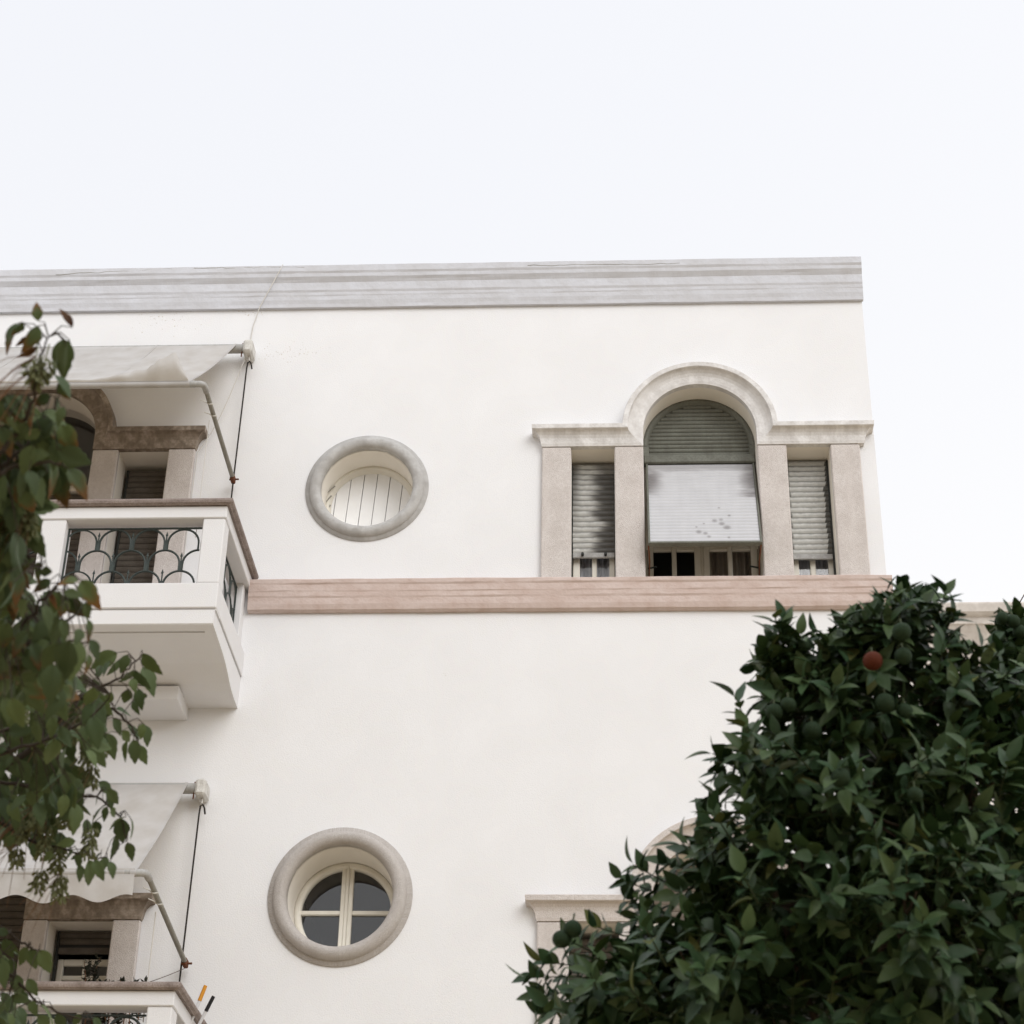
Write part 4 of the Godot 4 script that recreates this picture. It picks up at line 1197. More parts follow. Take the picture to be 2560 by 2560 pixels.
func make_elder_tree() -> void:
	var foot := Vector3(-3.3, 0, 8.3)
	var t := thing("box_elder_tree", "box elder with browning leaflets and hanging seed clusters at the left edge", "tree", foot)
	var s := begin()
	var head := Vector3(0.1, 2.6, 0.1)
	tube(s, wander(Vector3.ZERO, head, 8, 0.05), 0.17, 0.12, 14)
	put(s, "trunk", M.bark, t)
	var joints := []
	for q in ELDER_SHOOTS:
		var pts := []
		for i in range(0, q.size(), 3): pts.append(Vector3(q[i], q[i + 1], q[i + 2]) - foot)
		s = begin(); tube(s, wander(head, pts[0], 9, 0.08), 0.035, 0.008, 7); put(s, "limb", M.elder_twig, t)
		var sm := []
		for i in pts.size() - 1:
			for k in 5:
				var a: Vector3 = pts[maxi(i - 1, 0)]; var b: Vector3 = pts[i]; var c: Vector3 = pts[i + 1]; var d: Vector3 = pts[mini(i + 2, pts.size() - 1)]
				sm.append(b.cubic_interpolate(c, a, d, k / 5.0) + Vector3(rng.randfn(), rng.randfn(), rng.randfn()) * 0.003)
		sm.append(pts[-1])
		s = begin(); tube(s, sm, 0.0065, 0.002, 6); put(s, "branch", M.elder_twig, t)
		joints.append_array(sm)
	var meshes := [elder_leaf(0.30, 0.3, 0.26, 0), elder_leaf(0.29, 0.4, 0.34, 1), elder_leaf(0.17, 0.7, 0.4, 2)]
	var leaves := []
	var stalks := begin()
	for i in range(0, ELDER_LEAVES.size(), 7):
		var a := Vector3(ELDER_LEAVES[i], ELDER_LEAVES[i + 1], ELDER_LEAVES[i + 2]) - foot
		var b := Vector3(ELDER_LEAVES[i + 3], ELDER_LEAVES[i + 4], ELDER_LEAVES[i + 5]) - foot
		var kind: int = int(ELDER_LEAVES[i + 6])
		var look := (CAM - foot - a).normalized()
		var nrm := (look * 0.8 + Vector3(0, 0.45, 0) + Vector3(rng.randfn(), rng.randfn(), rng.randfn()) * 0.34).normalized()
		var c := Color(0.78, 0.8, 0.8)
		var tone := rng.randf()
		if tone < 0.4: c = Color(0.6, 0.65, 0.7)
		elif tone > 0.8: c = Color(1, 1, 0.95)
		var j := rng.randf_range(0.85, 1.15)
		leaves.append([leaf_pose(a, b - a, nrm, maxf(0.05, a.distance_to(b) * 1.2)), Color(c.r * j, c.g * j, c.b * j), kind, 0 if tone < 0.4 else (2 if tone > 0.8 else 1)])
		var near := Vector3.ZERO; var best := 9.0
		for q in joints:
			var dist: float = q.distance_to(a)
			if dist < best: best = dist; near = q
		if best < 0.34:
			tube(stalks, [near, near.lerp(a, 0.5) + Vector3(0, 0.02, 0), a, a.lerp(b, 0.15)], 0.0016, 0.0012, 4, false)
	put(stalks, "leaf_stalks", M.elder_twig, t).set_meta("kind", "stuff")
	var pm := []
	for c in [Color(0.6, 0.65, 0.7), Color(0.78, 0.8, 0.8), Color(1, 1, 0.95)]:
		var m: StandardMaterial3D = M.elder_leaf.duplicate()
		m.albedo_color = lin(c.r, c.g, c.b)
		pm.append(m)
	spread_leaves(t, leaves, meshes, M.elder_leaf, pm, "foliage")
	# hanging clusters of winged seeds
	for i in range(0, ELDER_SEEDS.size(), 4):
		var a := Vector3(ELDER_SEEDS[i], ELDER_SEEDS[i + 1], ELDER_SEEDS[i + 2]) - foot
		var ln: float = ELDER_SEEDS[i + 3]
		s = begin()
		var sway := Vector3(rng.randf_range(-0.02, 0.02), 0, rng.randf_range(-0.02, 0.02))
		tube(s, [a + Vector3(0, 0.03, 0), a + Vector3(0, -ln * 0.5, 0) + sway * 0.5, a + Vector3(0, -ln, 0) + sway], 0.002, 0.001, 4, false)
		var n := int(ln / 0.0028)
		for k in n:
			var f := float(k) / n
			var root := a + Vector3(0, -ln * f, 0) + sway * f
			var az := k * 2.399
			var out := Vector3(cos(az), 0, sin(az))
			var hang_at := root + out * 0.012 + Vector3(0, -0.008, 0)
			for sg: float in [-1.0, 1.0]:
				var side := out.cross(Vector3.UP) * sg
				var d := (out * 0.35 + side * 0.5 + Vector3(0, -0.85, 0) + Vector3(rng.randfn(), rng.randfn(), rng.randfn()) * 0.15).normalized()
				var w := d.cross(out).normalized() * 0.0062
				var l := rng.randf_range(0.026, 0.038)
				tri(s, hang_at, hang_at + d * l * 0.7 + w, hang_at + d * l); tri(s, hang_at, hang_at + d * l, hang_at + d * l * 0.75 - w)
				tri(s, hang_at, hang_at + d * l * 0.3 - w * 0.6, hang_at + d * l * 0.3 + w * 0.6)
		put(s, "seed_cluster", M.seed, t)
	# dry reddish stalks left from old flower clusters
	s = begin()
	for i in range(0, ELDER_SEEDS.size(), 4):
		if i % 8 != 0: continue
		var a := Vector3(ELDER_SEEDS[i], ELDER_SEEDS[i + 1], ELDER_SEEDS[i + 2]) - foot
		for k in 7:
			var e := a + Vector3(rng.randf_range(-0.16, 0.02), rng.randf_range(-0.2, -0.06), rng.randf_range(-0.06, 0.06))
			tube(s, [a, a.lerp(e, 0.5) + Vector3(0, 0.02, 0), e], 0.0014, 0.0008, 4, false)
	put(s, "dry_stalks", M.dry_twig, t).set_meta("kind", "stuff")

# a box elder leaflet: pointed oval with a few coarse teeth; kinds 1 and 2 are brown at the tip or all dry
func elder_leaf(half: float, fold: float, curl: float, kind: int) -> ArrayMesh:
	var s := begin()
	var n := 10
	var rows := []
	for i in n + 1:
		var t := float(i) / n
		var w := half * pow(sin(PI * pow(t, 0.84)), 0.9) * (1.0 - 0.12 * t)
		if i > 4 and i % 2 == 0: w *= 0.84
		if i == 0 or i == n: w = 0.004
		var z := -curl * t * t
		rows.append([Vector3(-w, t, z + fold * w * (1.0 - t)), Vector3(-w * 0.5, t, z + fold * w * 0.8), Vector3(0, t, z), Vector3(w * 0.5, t, z + fold * w * 0.8), Vector3(w, t, z + fold * w * (1.0 - t))])
	s.set_smooth_group(1)
	var hue := func(p: Vector3) -> Color:
		var c := Color(0.125, 0.165, 0.074)
		var edge := p.y + 0.35 * absf(p.x) / half * (0.5 + 0.5 * sin(p.y * 11.0 + p.x * 30.0))
		if kind == 1: c = c.lerp(Color(0.24, 0.12, 0.045), smoothstep(0.55, 0.85, edge))
		if kind == 2: c = Color(0.10, 0.045, 0.025).lerp(Color(0.2, 0.10, 0.045), smoothstep(0.2, 0.9, edge))
		return c
	for i in n:
		for k in 4:
			for q in [rows[i][k], rows[i + 1][k + 1], rows[i][k + 1], rows[i][k], rows[i + 1][k], rows[i + 1][k + 1]]:
				s.set_color(hue.call(q)); s.add_vertex(q)
	s.generate_normals()
	return s.commit()

# ---------------------------------------------------------------- places of leaves, shoots, crowns and fruit, in metres
const ELDER_LEAVES := [-1.385,4.412,10.217,-1.390,4.446,10.235,1,
-1.316,4.428,10.167,-1.340,4.472,10.187,2,
-1.474,4.490,10.106,-1.508,4.429,10.102,1,
-1.401,4.362,10.282,-1.421,4.342,10.248,1,
-1.387,4.407,10.205,-1.406,4.349,10.190,1,
-1.483,4.538,9.980,-1.518,4.523,9.975,2,
-1.452,4.486,10.013,-1.490,4.454,9.999,2,
-1.364,4.461,10.076,-1.363,4.381,10.053,0,
-1.349,4.457,10.075,-1.378,4.433,10.036,1,
-1.346,4.428,10.104,-1.372,4.374,10.057,0,
-1.371,4.466,10.066,-1.397,4.393,10.055,0,
-1.392,4.389,9.985,-1.372,4.361,9.961,1,
-1.352,4.314,10.130,-1.306,4.269,10.133,0,
-1.421,4.385,9.939,-1.461,4.365,9.931,1,
-1.384,4.359,9.983,-1.400,4.322,9.935,1,
-1.511,4.350,9.987,-1.541,4.329,9.947,1,
-1.433,4.280,10.075,-1.485,4.283,10.059,1,
-1.396,4.264,10.042,-1.350,4.264,10.009,0,
-1.430,4.356,9.917,-1.435,4.299,9.911,0,
-1.315,4.215,10.138,-1.325,4.179,10.136,0,
-1.528,4.340,9.877,-1.553,4.325,9.874,0,
-1.369,4.279,9.973,-1.341,4.216,9.947,1,
-1.453,4.232,10.000,-1.508,4.206,9.996,1,
-1.394,4.209,10.048,-1.431,4.192,10.035,0,
-1.400,4.264,9.984,-1.382,4.253,9.948,1,
-1.439,4.255,9.939,-1.422,4.225,9.891,1,
-1.487,4.288,9.889,-1.489,4.260,9.838,0,
-1.388,4.247,9.936,-1.390,4.187,9.924,0,
-1.506,4.244,9.862,-1.512,4.183,9.794,0,
-1.412,4.239,9.835,-1.403,4.162,9.784,1,
-1.364,4.197,9.887,-1.314,4.144,9.872,1,
-1.452,4.221,9.857,-1.432,4.164,9.817,0,
-1.416,4.111,10.019,-1.391,4.061,10.018,0,
-1.538,4.261,9.877,-1.537,4.239,9.830,0,
-1.442,4.185,10.148,-1.434,4.160,10.111,0,
-1.496,4.225,10.039,-1.472,4.168,10.028,1,
-1.443,3.974,9.935,-1.459,3.906,9.877,0,
-1.532,4.068,9.753,-1.535,3.985,9.736,0,
-1.488,4.041,9.843,-1.463,3.954,9.821,0,
-1.446,4.004,9.775,-1.476,3.980,9.774,1,
-1.449,4.024,9.718,-1.483,3.996,9.670,1,
-1.399,3.952,9.830,-1.411,3.939,9.788,0,
-1.301,3.889,9.869,-1.333,3.876,9.893,1,
-1.323,3.939,9.778,-1.282,3.880,9.774,1,
-1.326,3.844,9.890,-1.296,3.839,9.892,0,
-1.399,3.940,9.779,-1.429,3.911,9.787,1,
-1.427,3.837,9.958,-1.448,3.797,9.909,0,
-1.474,3.902,9.885,-1.497,3.866,9.833,0,
-1.436,3.964,9.675,-1.416,3.935,9.666,2,
-1.448,3.891,9.816,-1.434,3.883,9.809,0,
-1.324,3.904,9.739,-1.337,3.869,9.712,0,
-1.309,3.886,9.763,-1.304,3.865,9.742,0,
-1.390,3.953,9.648,-1.401,3.931,9.635,1,
-1.360,3.833,9.788,-1.390,3.787,9.747,0,
-1.334,3.795,9.845,-1.320,3.754,9.833,0,
-1.346,3.919,9.609,-1.332,3.879,9.582,1,
-1.319,3.826,9.732,-1.318,3.794,9.747,0,
-1.285,3.783,9.760,-1.262,3.749,9.733,0,
-1.295,3.718,9.888,-1.315,3.647,9.838,0,
-1.338,3.818,9.693,-1.332,3.735,9.674,0,
-1.384,3.810,9.693,-1.417,3.759,9.667,0,
-1.314,3.795,9.658,-1.309,3.757,9.645,1,
-1.357,3.755,9.625,-1.347,3.699,9.575,1,
-1.334,3.667,9.859,-1.341,3.588,9.843,0,
-1.527,3.738,9.638,-1.522,3.716,9.592,0,
-1.459,3.632,9.750,-1.438,3.578,9.719,0,
-1.515,3.685,9.641,-1.501,3.637,9.624,0,
-1.392,3.845,9.825,-1.368,3.798,9.809,0,
-1.435,3.858,9.833,-1.455,3.824,9.807,0,
-1.494,4.387,8.490,-1.451,4.331,8.463,0,
-1.535,4.424,8.317,-1.491,4.352,8.304,0,
-1.543,4.384,8.379,-1.514,4.338,8.333,0,
-1.543,4.384,8.487,-1.557,4.335,8.478,0,
-1.620,4.468,8.335,-1.691,4.424,8.331,0,
-1.586,4.345,8.519,-1.613,4.312,8.505,0,
-1.662,4.414,8.350,-1.665,4.383,8.360,0,
-1.654,4.316,8.449,-1.629,4.275,8.434,0,
-1.694,4.399,8.286,-1.703,4.344,8.258,0,
-1.734,4.414,8.288,-1.733,4.365,8.282,0,
-1.597,4.286,8.421,-1.622,4.250,8.391,0,
-1.575,4.434,8.278,-1.608,4.395,8.260,0,
-1.522,4.306,8.475,-1.508,4.268,8.479,0,
-1.528,4.326,8.360,-1.520,4.270,8.348,0,
-1.532,4.357,8.262,-1.548,4.341,8.230,0,
-1.515,4.240,8.453,-1.503,4.204,8.446,0,
-1.636,4.286,8.226,-1.610,4.250,8.193,0,
-1.589,4.267,8.212,-1.549,4.235,8.202,0,
-1.479,4.170,8.432,-1.485,4.134,8.425,0,
-1.531,4.266,8.213,-1.515,4.212,8.196,0,
-1.548,4.155,8.335,-1.566,4.105,8.313,0,
-1.536,4.170,8.313,-1.527,4.111,8.284,0,
-1.567,4.228,8.139,-1.538,4.178,8.132,0,
-1.536,4.131,8.464,-1.515,4.115,8.423,0,
-1.633,4.322,8.217,-1.593,4.327,8.183,0,
-1.620,4.262,8.367,-1.646,4.233,8.320,0,
-1.626,4.468,8.284,-1.646,4.420,8.275,0,
-1.578,4.359,8.292,-1.597,4.327,8.250,0,
-1.905,4.102,8.193,-1.892,4.058,8.164,0,
-1.855,4.065,8.324,-1.834,4.038,8.318,0,
-1.739,4.074,8.349,-1.719,4.017,8.344,0,
-1.757,4.094,8.210,-1.740,4.061,8.204,0,
-1.771,4.049,8.091,-1.750,3.982,8.081,0,
-1.818,4.061,8.062,-1.803,4.037,8.033,0,
-1.863,4.075,8.064,-1.912,4.067,8.035,0,
-1.694,4.120,8.091,-1.648,4.090,8.065,0,
-1.583,3.976,8.371,-1.556,3.945,8.334,0,
-1.589,3.986,8.311,-1.582,3.951,8.303,0,
-1.662,4.062,8.154,-1.686,4.034,8.137,0,
-1.625,3.988,8.212,-1.674,3.974,8.176,0,
-1.639,4.011,8.144,-1.651,3.976,8.134,0,
-1.597,3.958,8.261,-1.584,3.947,8.228,0,
-1.567,3.966,8.169,-1.622,3.952,8.144,0,
-1.542,3.946,8.208,-1.524,3.892,8.196,0,
-1.591,3.970,8.148,-1.587,3.913,8.092,0,
-1.536,3.855,8.229,-1.525,3.824,8.189,0,
-1.641,3.973,7.991,-1.646,3.926,7.942,0,
-1.725,4.003,8.055,-1.718,3.955,8.061,0,
-1.679,3.973,8.116,-1.675,3.949,8.076,0,
-1.687,3.840,8.280,-1.733,3.826,8.291,0,
-1.778,3.836,8.191,-1.806,3.820,8.182,0,
-1.642,3.858,8.132,-1.664,3.838,8.123,0,
-1.656,3.892,8.005,-1.668,3.849,8.014,0,
-1.580,3.788,8.241,-1.563,3.745,8.240,0,
-1.636,3.800,8.222,-1.607,3.748,8.219,0,
-1.737,3.909,7.936,-1.729,3.851,7.876,0,
-1.678,3.810,8.246,-1.682,3.790,8.235,0,
-1.701,3.812,8.152,-1.693,3.768,8.139,0,
-1.731,3.859,8.168,-1.743,3.830,8.141,0,
-1.713,3.883,8.082,-1.739,3.859,8.079,0,
-1.892,3.870,8.251,-1.921,3.838,8.246,0,
-1.675,3.951,8.315,-1.658,3.921,8.292,0,
-1.704,4.105,8.160,-1.731,4.066,8.146,0,
-1.897,3.941,8.341,-1.865,3.895,8.334,0,
-1.934,3.625,8.031,-1.963,3.635,8.031,0,
-1.993,3.660,7.884,-1.973,3.610,7.861,0,
-1.981,3.659,7.874,-1.965,3.625,7.844,0,
-1.880,3.597,7.987,-1.906,3.551,7.969,0,
-1.878,3.601,7.961,-1.864,3.553,7.918,0,
-1.842,3.589,7.984,-1.810,3.538,7.938,0,
-1.953,3.568,7.961,-1.958,3.531,7.957,0,
-1.930,3.529,7.905,-1.915,3.489,7.866,0,
-1.843,3.471,8.060,-1.815,3.431,8.040,0,
-1.941,3.512,7.942,-1.967,3.495,7.906,0,
-1.955,3.532,7.740,-1.939,3.494,7.725,0,
-1.989,3.515,7.748,-2.009,3.488,7.712,0,
-1.859,3.433,7.958,-1.836,3.397,7.938,0,
-1.808,3.407,7.998,-1.760,3.362,7.946,0,
-1.875,3.435,7.792,-1.844,3.407,7.746,0,
-1.827,3.454,7.746,-1.807,3.417,7.711,0,
-1.741,3.446,7.760,-1.771,3.421,7.743,0,
-1.643,3.373,7.976,-1.618,3.351,7.955,0,
-1.895,3.373,8.033,-1.871,3.329,8.030,0,
-1.999,3.510,7.797,-1.972,3.462,7.799,0,
-1.873,3.398,8.010,-1.843,3.349,8.007,0,
-1.605,4.239,9.072,-1.663,4.233,9.056,0,
-1.641,4.055,9.045,-1.652,4.011,9.018,0,
-1.670,3.985,9.218,-1.693,3.945,9.165,0,
-1.548,4.067,9.117,-1.552,4.025,9.051,0,
-1.606,4.043,9.316,-1.597,4.020,9.257,1,
-1.543,3.937,9.177,-1.581,3.894,9.146,1,
-1.638,4.034,9.330,-1.664,3.987,9.285,1,
-1.636,4.035,9.048,-1.613,3.977,9.045,0,
-1.599,4.078,8.963,-1.531,4.058,8.938,0,
-1.593,4.191,9.085,-1.570,4.130,9.075,0,
-1.684,4.104,9.146,-1.712,4.035,9.134,0,
-1.561,3.927,9.349,-1.526,3.879,9.296,0,
-1.711,4.273,8.978,-1.729,4.219,8.914,0,
-1.548,4.004,9.161,-1.601,3.988,9.139,0,
-1.572,4.173,9.151,-1.589,4.105,9.150,0,
-1.612,3.903,9.283,-1.597,3.873,9.242,0,
-1.692,4.091,9.261,-1.665,4.072,9.205,1,
-1.530,3.884,9.662,-1.553,3.821,9.631,1,
-1.587,4.031,9.022,-1.657,4.028,9.000,0,
-1.639,4.107,9.023,-1.701,4.048,9.028,0,
-1.611,4.099,9.121,-1.652,4.061,9.084,0,
-1.525,3.914,9.370,-1.562,3.889,9.318,1,
-1.677,3.955,9.165,-1.708,3.896,9.127,0,
-1.475,3.884,9.666,-1.505,3.852,9.629,1,
-1.609,4.075,9.330,-1.559,4.045,9.333,0,
-1.599,4.037,8.987,-1.644,3.987,9.000,1,
-1.594,4.228,9.133,-1.597,4.189,9.089,0,
-1.521,3.960,9.375,-1.555,3.918,9.307,0,
-1.585,4.130,9.295,-1.554,4.065,9.282,0,
-1.591,4.044,9.374,-1.610,3.975,9.343,1,
-1.673,4.004,9.080,-1.662,3.961,9.016,1,
-1.554,3.925,9.655,-1.607,3.892,9.614,0,
-1.462,3.825,9.663,-1.435,3.777,9.633,1,
-1.554,3.924,9.606,-1.561,3.865,9.574,0,
-1.571,4.141,9.331,-1.565,4.115,9.276,0,
-1.499,3.881,9.653,-1.534,3.839,9.599,0,
-1.641,4.107,8.977,-1.584,4.049,8.945,0,
-1.473,3.932,9.685,-1.506,3.900,9.696,0,
-1.599,4.020,9.314,-1.641,3.987,9.340,1,
-1.642,4.207,8.997,-1.679,4.171,8.957,0,
-1.601,4.157,9.064,-1.558,4.081,9.039,0,
-1.565,3.908,9.538,-1.584,3.857,9.540,1,
-1.499,3.860,9.531,-1.543,3.829,9.483,1,
-1.472,3.856,9.667,-1.516,3.808,9.651,1,
-1.503,3.802,9.491,-1.522,3.749,9.476,0,
-1.671,4.202,9.176,-1.648,4.152,9.166,1,
-1.493,3.849,9.364,-1.466,3.840,9.312,0,
-1.680,4.012,9.205,-1.674,3.922,9.197,0,
-1.554,4.136,9.358,-1.510,4.097,9.348,1,
-1.654,4.088,9.179,-1.651,4.030,9.155,1,
-1.608,3.997,9.463,-1.626,3.952,9.420,1,
-1.733,4.095,9.002,-1.713,4.032,8.959,0,
-1.545,3.944,9.495,-1.547,3.878,9.487,1,
-1.568,4.234,9.164,-1.629,4.228,9.133,0,
-1.576,4.035,9.160,-1.619,3.984,9.097,0,
-1.549,3.861,9.378,-1.567,3.796,9.353,0,
-1.623,3.931,9.302,-1.663,3.898,9.255,0,
-1.667,4.185,9.253,-1.652,4.143,9.219,0,
-1.652,4.069,9.329,-1.685,4.029,9.269,0,
-1.451,3.881,9.548,-1.491,3.853,9.574,0,
-1.464,3.782,9.562,-1.515,3.767,9.565,0,
-1.519,3.897,9.385,-1.588,3.863,9.360,1,
-1.436,3.909,9.628,-1.463,3.853,9.642,0,
-1.539,4.112,9.369,-1.514,4.046,9.368,0,
-1.731,4.183,8.887,-1.703,4.125,8.866,1,
-1.660,4.181,9.140,-1.636,4.119,9.129,0,
-1.499,3.875,9.294,-1.446,3.872,9.248,1,
-1.720,4.152,8.866,-1.670,4.138,8.816,0,
-1.504,4.134,9.361,-1.502,4.072,9.364,1,
-1.645,3.933,9.324,-1.635,3.879,9.305,0,
-1.431,3.894,9.660,-1.450,3.836,9.659,0,
-1.470,3.859,9.332,-1.490,3.784,9.320,0,
-1.454,3.940,9.467,-1.482,3.862,9.467,0,
-1.452,3.847,9.460,-1.459,3.809,9.409,0,
-1.528,3.787,9.681,-1.547,3.739,9.609,1,
-1.624,3.930,9.194,-1.632,3.877,9.164,0,
-1.554,3.867,9.634,-1.542,3.806,9.615,0,
-1.512,3.954,9.426,-1.515,3.876,9.423,0,
-1.466,3.833,9.564,-1.520,3.819,9.535,1,
-1.524,3.855,9.430,-1.476,3.800,9.425,0,
-1.653,4.229,9.163,-1.684,4.185,9.105,1,
-1.491,3.816,9.621,-1.447,3.769,9.624,0,
-1.723,4.243,8.960,-1.650,4.210,8.969,0,
-1.570,4.011,9.578,-1.592,3.958,9.551,0,
-1.724,4.084,9.128,-1.692,4.062,9.075,0,
-1.590,4.112,9.370,-1.584,4.080,9.327,1,
-1.587,3.848,9.391,-1.603,3.777,9.371,0,
-1.451,3.972,9.493,-1.478,3.916,9.496,0,
-1.653,4.003,9.087,-1.568,4.003,9.118,0,
-1.505,3.859,9.429,-1.518,3.835,9.372,0,
-1.509,3.779,9.494,-1.475,3.732,9.465,0,
-1.783,4.116,8.853,-1.796,4.071,8.810,0,
-1.734,4.258,9.114,-1.745,4.222,9.058,0,
-1.653,4.217,9.130,-1.627,4.169,9.106,0,
-1.461,4.010,9.443,-1.485,3.982,9.389,0,
-1.417,3.983,9.644,-1.433,3.934,9.618,0,
-1.480,3.727,9.622,-1.428,3.700,9.618,1,
-1.556,4.004,9.350,-1.565,3.947,9.314,1,
-1.763,4.183,8.922,-1.828,4.177,8.891,0,
-1.644,3.980,9.172,-1.606,3.925,9.178,0,
-1.701,4.210,9.227,-1.767,4.160,9.199,0,
-1.556,3.865,9.578,-1.511,3.837,9.549,0,
-1.664,4.113,9.077,-1.625,4.068,9.027,0,
-1.644,4.130,8.870,-1.598,4.081,8.859,0,
-1.548,4.057,9.389,-1.594,4.026,9.396,0,
-1.717,4.209,8.911,-1.716,4.135,8.865,1,
-1.444,4.036,9.522,-1.392,3.985,9.512,1,
-1.528,3.795,9.463,-1.554,3.751,9.433,0,
-1.598,3.935,9.245,-1.587,3.881,9.222,0,
-1.512,3.975,9.275,-1.477,3.933,9.264,0,
-1.548,3.904,9.457,-1.547,3.839,9.462,0,
-1.668,4.098,8.998,-1.697,4.042,8.928,1,
-1.514,3.853,9.576,-1.456,3.848,9.588,0,
-1.630,4.065,9.403,-1.630,4.008,9.342,1,
-1.673,3.944,9.249,-1.686,3.889,9.223,0,
-1.913,4.366,8.268,-1.946,4.286,8.261,0,
-1.817,4.337,7.935,-1.785,4.296,7.896,0,
-1.728,4.263,8.347,-1.798,4.256,8.312,0,
-1.771,4.093,8.352,-1.824,4.036,8.345,0,
-2.098,4.318,7.933,-2.118,4.244,7.900,0,
-1.771,4.351,7.959,-1.736,4.290,7.955,0,
-1.918,4.422,7.996,-1.920,4.364,7.928,0,
-1.968,4.311,8.011,-2.002,4.250,8.006,0,
-1.626,4.213,8.571,-1.565,4.155,8.560,0,
-1.804,4.338,8.192,-1.801,4.263,8.172,0,
-1.777,4.129,8.717,-1.836,4.128,8.702,0,
-1.730,4.237,8.472,-1.716,4.181,8.465,0,
-1.744,4.198,8.573,-1.775,4.140,8.537,0,
-1.771,4.191,8.437,-1.845,4.165,8.418,0,
-1.775,4.145,8.551,-1.803,4.093,8.521,0,
-1.821,4.002,8.538,-1.797,3.954,8.486,0,
-1.958,4.164,8.449,-1.963,4.098,8.406,0,
-1.940,4.383,8.265,-1.912,4.346,8.197,0,
-1.730,4.060,8.589,-1.769,4.023,8.578,0,
-1.623,4.137,8.564,-1.561,4.104,8.570,0,
-1.617,3.978,8.832,-1.594,3.935,8.800,0,
-1.685,4.216,8.359,-1.627,4.161,8.335,0,
-1.840,4.224,8.215,-1.820,4.164,8.214,0,
-1.594,4.001,8.612,-1.559,3.964,8.605,0,
-1.939,4.056,8.444,-1.929,3.993,8.428,0,
-1.820,4.005,8.653,-1.862,3.974,8.651,0,
-1.753,4.399,8.196,-1.722,4.328,8.177,0,
-1.879,4.258,8.482,-1.900,4.232,8.422,0,
-1.871,4.107,8.373,-1.851,4.053,8.322,0,
-1.535,4.027,8.795,-1.514,3.948,8.790,0,
-1.771,4.247,8.450,-1.821,4.206,8.385,0,
-1.770,3.966,8.823,-1.707,3.963,8.844,0,
-1.843,4.155,8.344,-1.812,4.126,8.309,0,
-1.983,4.370,8.266,-2.029,4.346,8.242,0,
-1.726,4.145,8.473,-1.754,4.081,8.466,0,
-2.068,4.254,8.162,-2.072,4.211,8.105,0,
-2.086,4.267,8.060,-2.088,4.208,8.030,0,
-1.657,4.025,8.796,-1.655,3.976,8.777,0,
-1.925,4.216,8.310,-1.926,4.149,8.290,0,
-1.907,4.234,8.261,-1.928,4.191,8.191,0,
-1.737,4.100,8.469,-1.779,4.051,8.460,0,
-2.105,4.411,7.961,-2.050,4.336,7.945,0,
-1.902,4.191,8.394,-1.891,4.135,8.379,0,
-1.650,3.943,8.951,-1.651,3.893,8.924,0,
-1.798,3.936,8.953,-1.853,3.931,8.968,0,
-1.940,4.251,8.293,-1.920,4.191,8.295,0,
-1.835,3.975,8.776,-1.861,3.932,8.762,0,
-1.603,4.016,8.999,-1.566,3.942,8.993,0,
-1.684,4.233,8.358,-1.631,4.183,8.335,0,
-1.985,4.229,8.057,-1.965,4.177,8.002,0,
-2.040,4.377,7.911,-2.094,4.322,7.883,0,
-1.708,4.116,8.511,-1.658,4.100,8.510,0,
-1.876,4.122,8.731,-1.831,4.164,8.718,0,
-2.014,4.313,7.945,-1.961,4.272,7.927,0,
-1.779,3.875,8.891,-1.834,3.837,8.880,0,
-1.822,4.262,8.310,-1.770,4.221,8.285,0,
-1.664,3.989,8.724,-1.682,3.936,8.657,0,
-1.674,4.311,8.356,-1.697,4.281,8.298,0,
-1.974,4.515,7.940,-1.897,4.499,7.958,0,
-1.855,4.202,8.308,-1.840,4.138,8.283,0,
-1.817,4.110,8.787,-1.814,4.061,8.768,0,
-1.773,4.360,8.140,-1.780,4.309,8.079,0,
-1.729,4.103,8.651,-1.718,4.062,8.594,0,
-1.613,3.950,8.753,-1.649,3.925,8.696,0,
-1.645,4.138,8.486,-1.648,4.080,8.492,0,
-1.838,4.130,8.655,-1.876,4.074,8.608,0,
-1.957,4.270,8.069,-1.952,4.213,8.008,0,
-1.855,4.180,8.640,-1.837,4.103,8.624,0,
-1.823,3.911,8.863,-1.829,3.869,8.802,0,
-1.806,3.942,8.975,-1.783,3.918,8.933,0,
-1.698,4.198,8.401,-1.663,4.250,8.398,0,
-1.855,4.174,8.328,-1.845,4.124,8.294,0,
-2.003,4.375,7.873,-1.934,4.366,7.899,0,
-2.070,4.285,8.023,-2.078,4.234,7.960,0,
-1.518,4.076,8.889,-1.540,4.037,8.843,0,
-1.933,4.262,8.262,-1.985,4.228,8.223,0,
-1.784,4.442,8.111,-1.782,4.388,8.099,0,
-2.164,4.464,7.997,-2.154,4.392,7.981,0,
-1.798,4.258,8.187,-1.773,4.176,8.182,0,
-1.815,4.254,8.181,-1.873,4.226,8.182,0,
-1.860,4.415,8.142,-1.878,4.359,8.077,0,
-1.879,4.000,8.677,-1.848,3.962,8.615,0,
-1.778,4.048,8.798,-1.763,3.985,8.770,0,
-1.642,4.105,8.460,-1.591,4.038,8.444,0,
-1.754,4.256,8.544,-1.716,4.183,8.539,0,
-1.897,4.235,8.115,-1.903,4.183,8.058,0,
-1.757,4.174,8.144,-1.818,4.178,8.121,0,
-2.006,4.462,8.029,-2.057,4.393,8.013,0,
-1.717,4.247,8.208,-1.664,4.203,8.214,0,
-1.760,4.114,8.392,-1.749,4.044,8.392,0,
-1.738,4.286,8.387,-1.732,4.223,8.367,0,
-1.823,4.194,8.642,-1.773,4.133,8.648,0,
-1.783,4.151,8.589,-1.780,4.117,8.539,0,
-1.912,4.403,7.862,-1.959,4.365,7.875,0,
-1.747,4.139,8.602,-1.776,4.076,8.578,0,
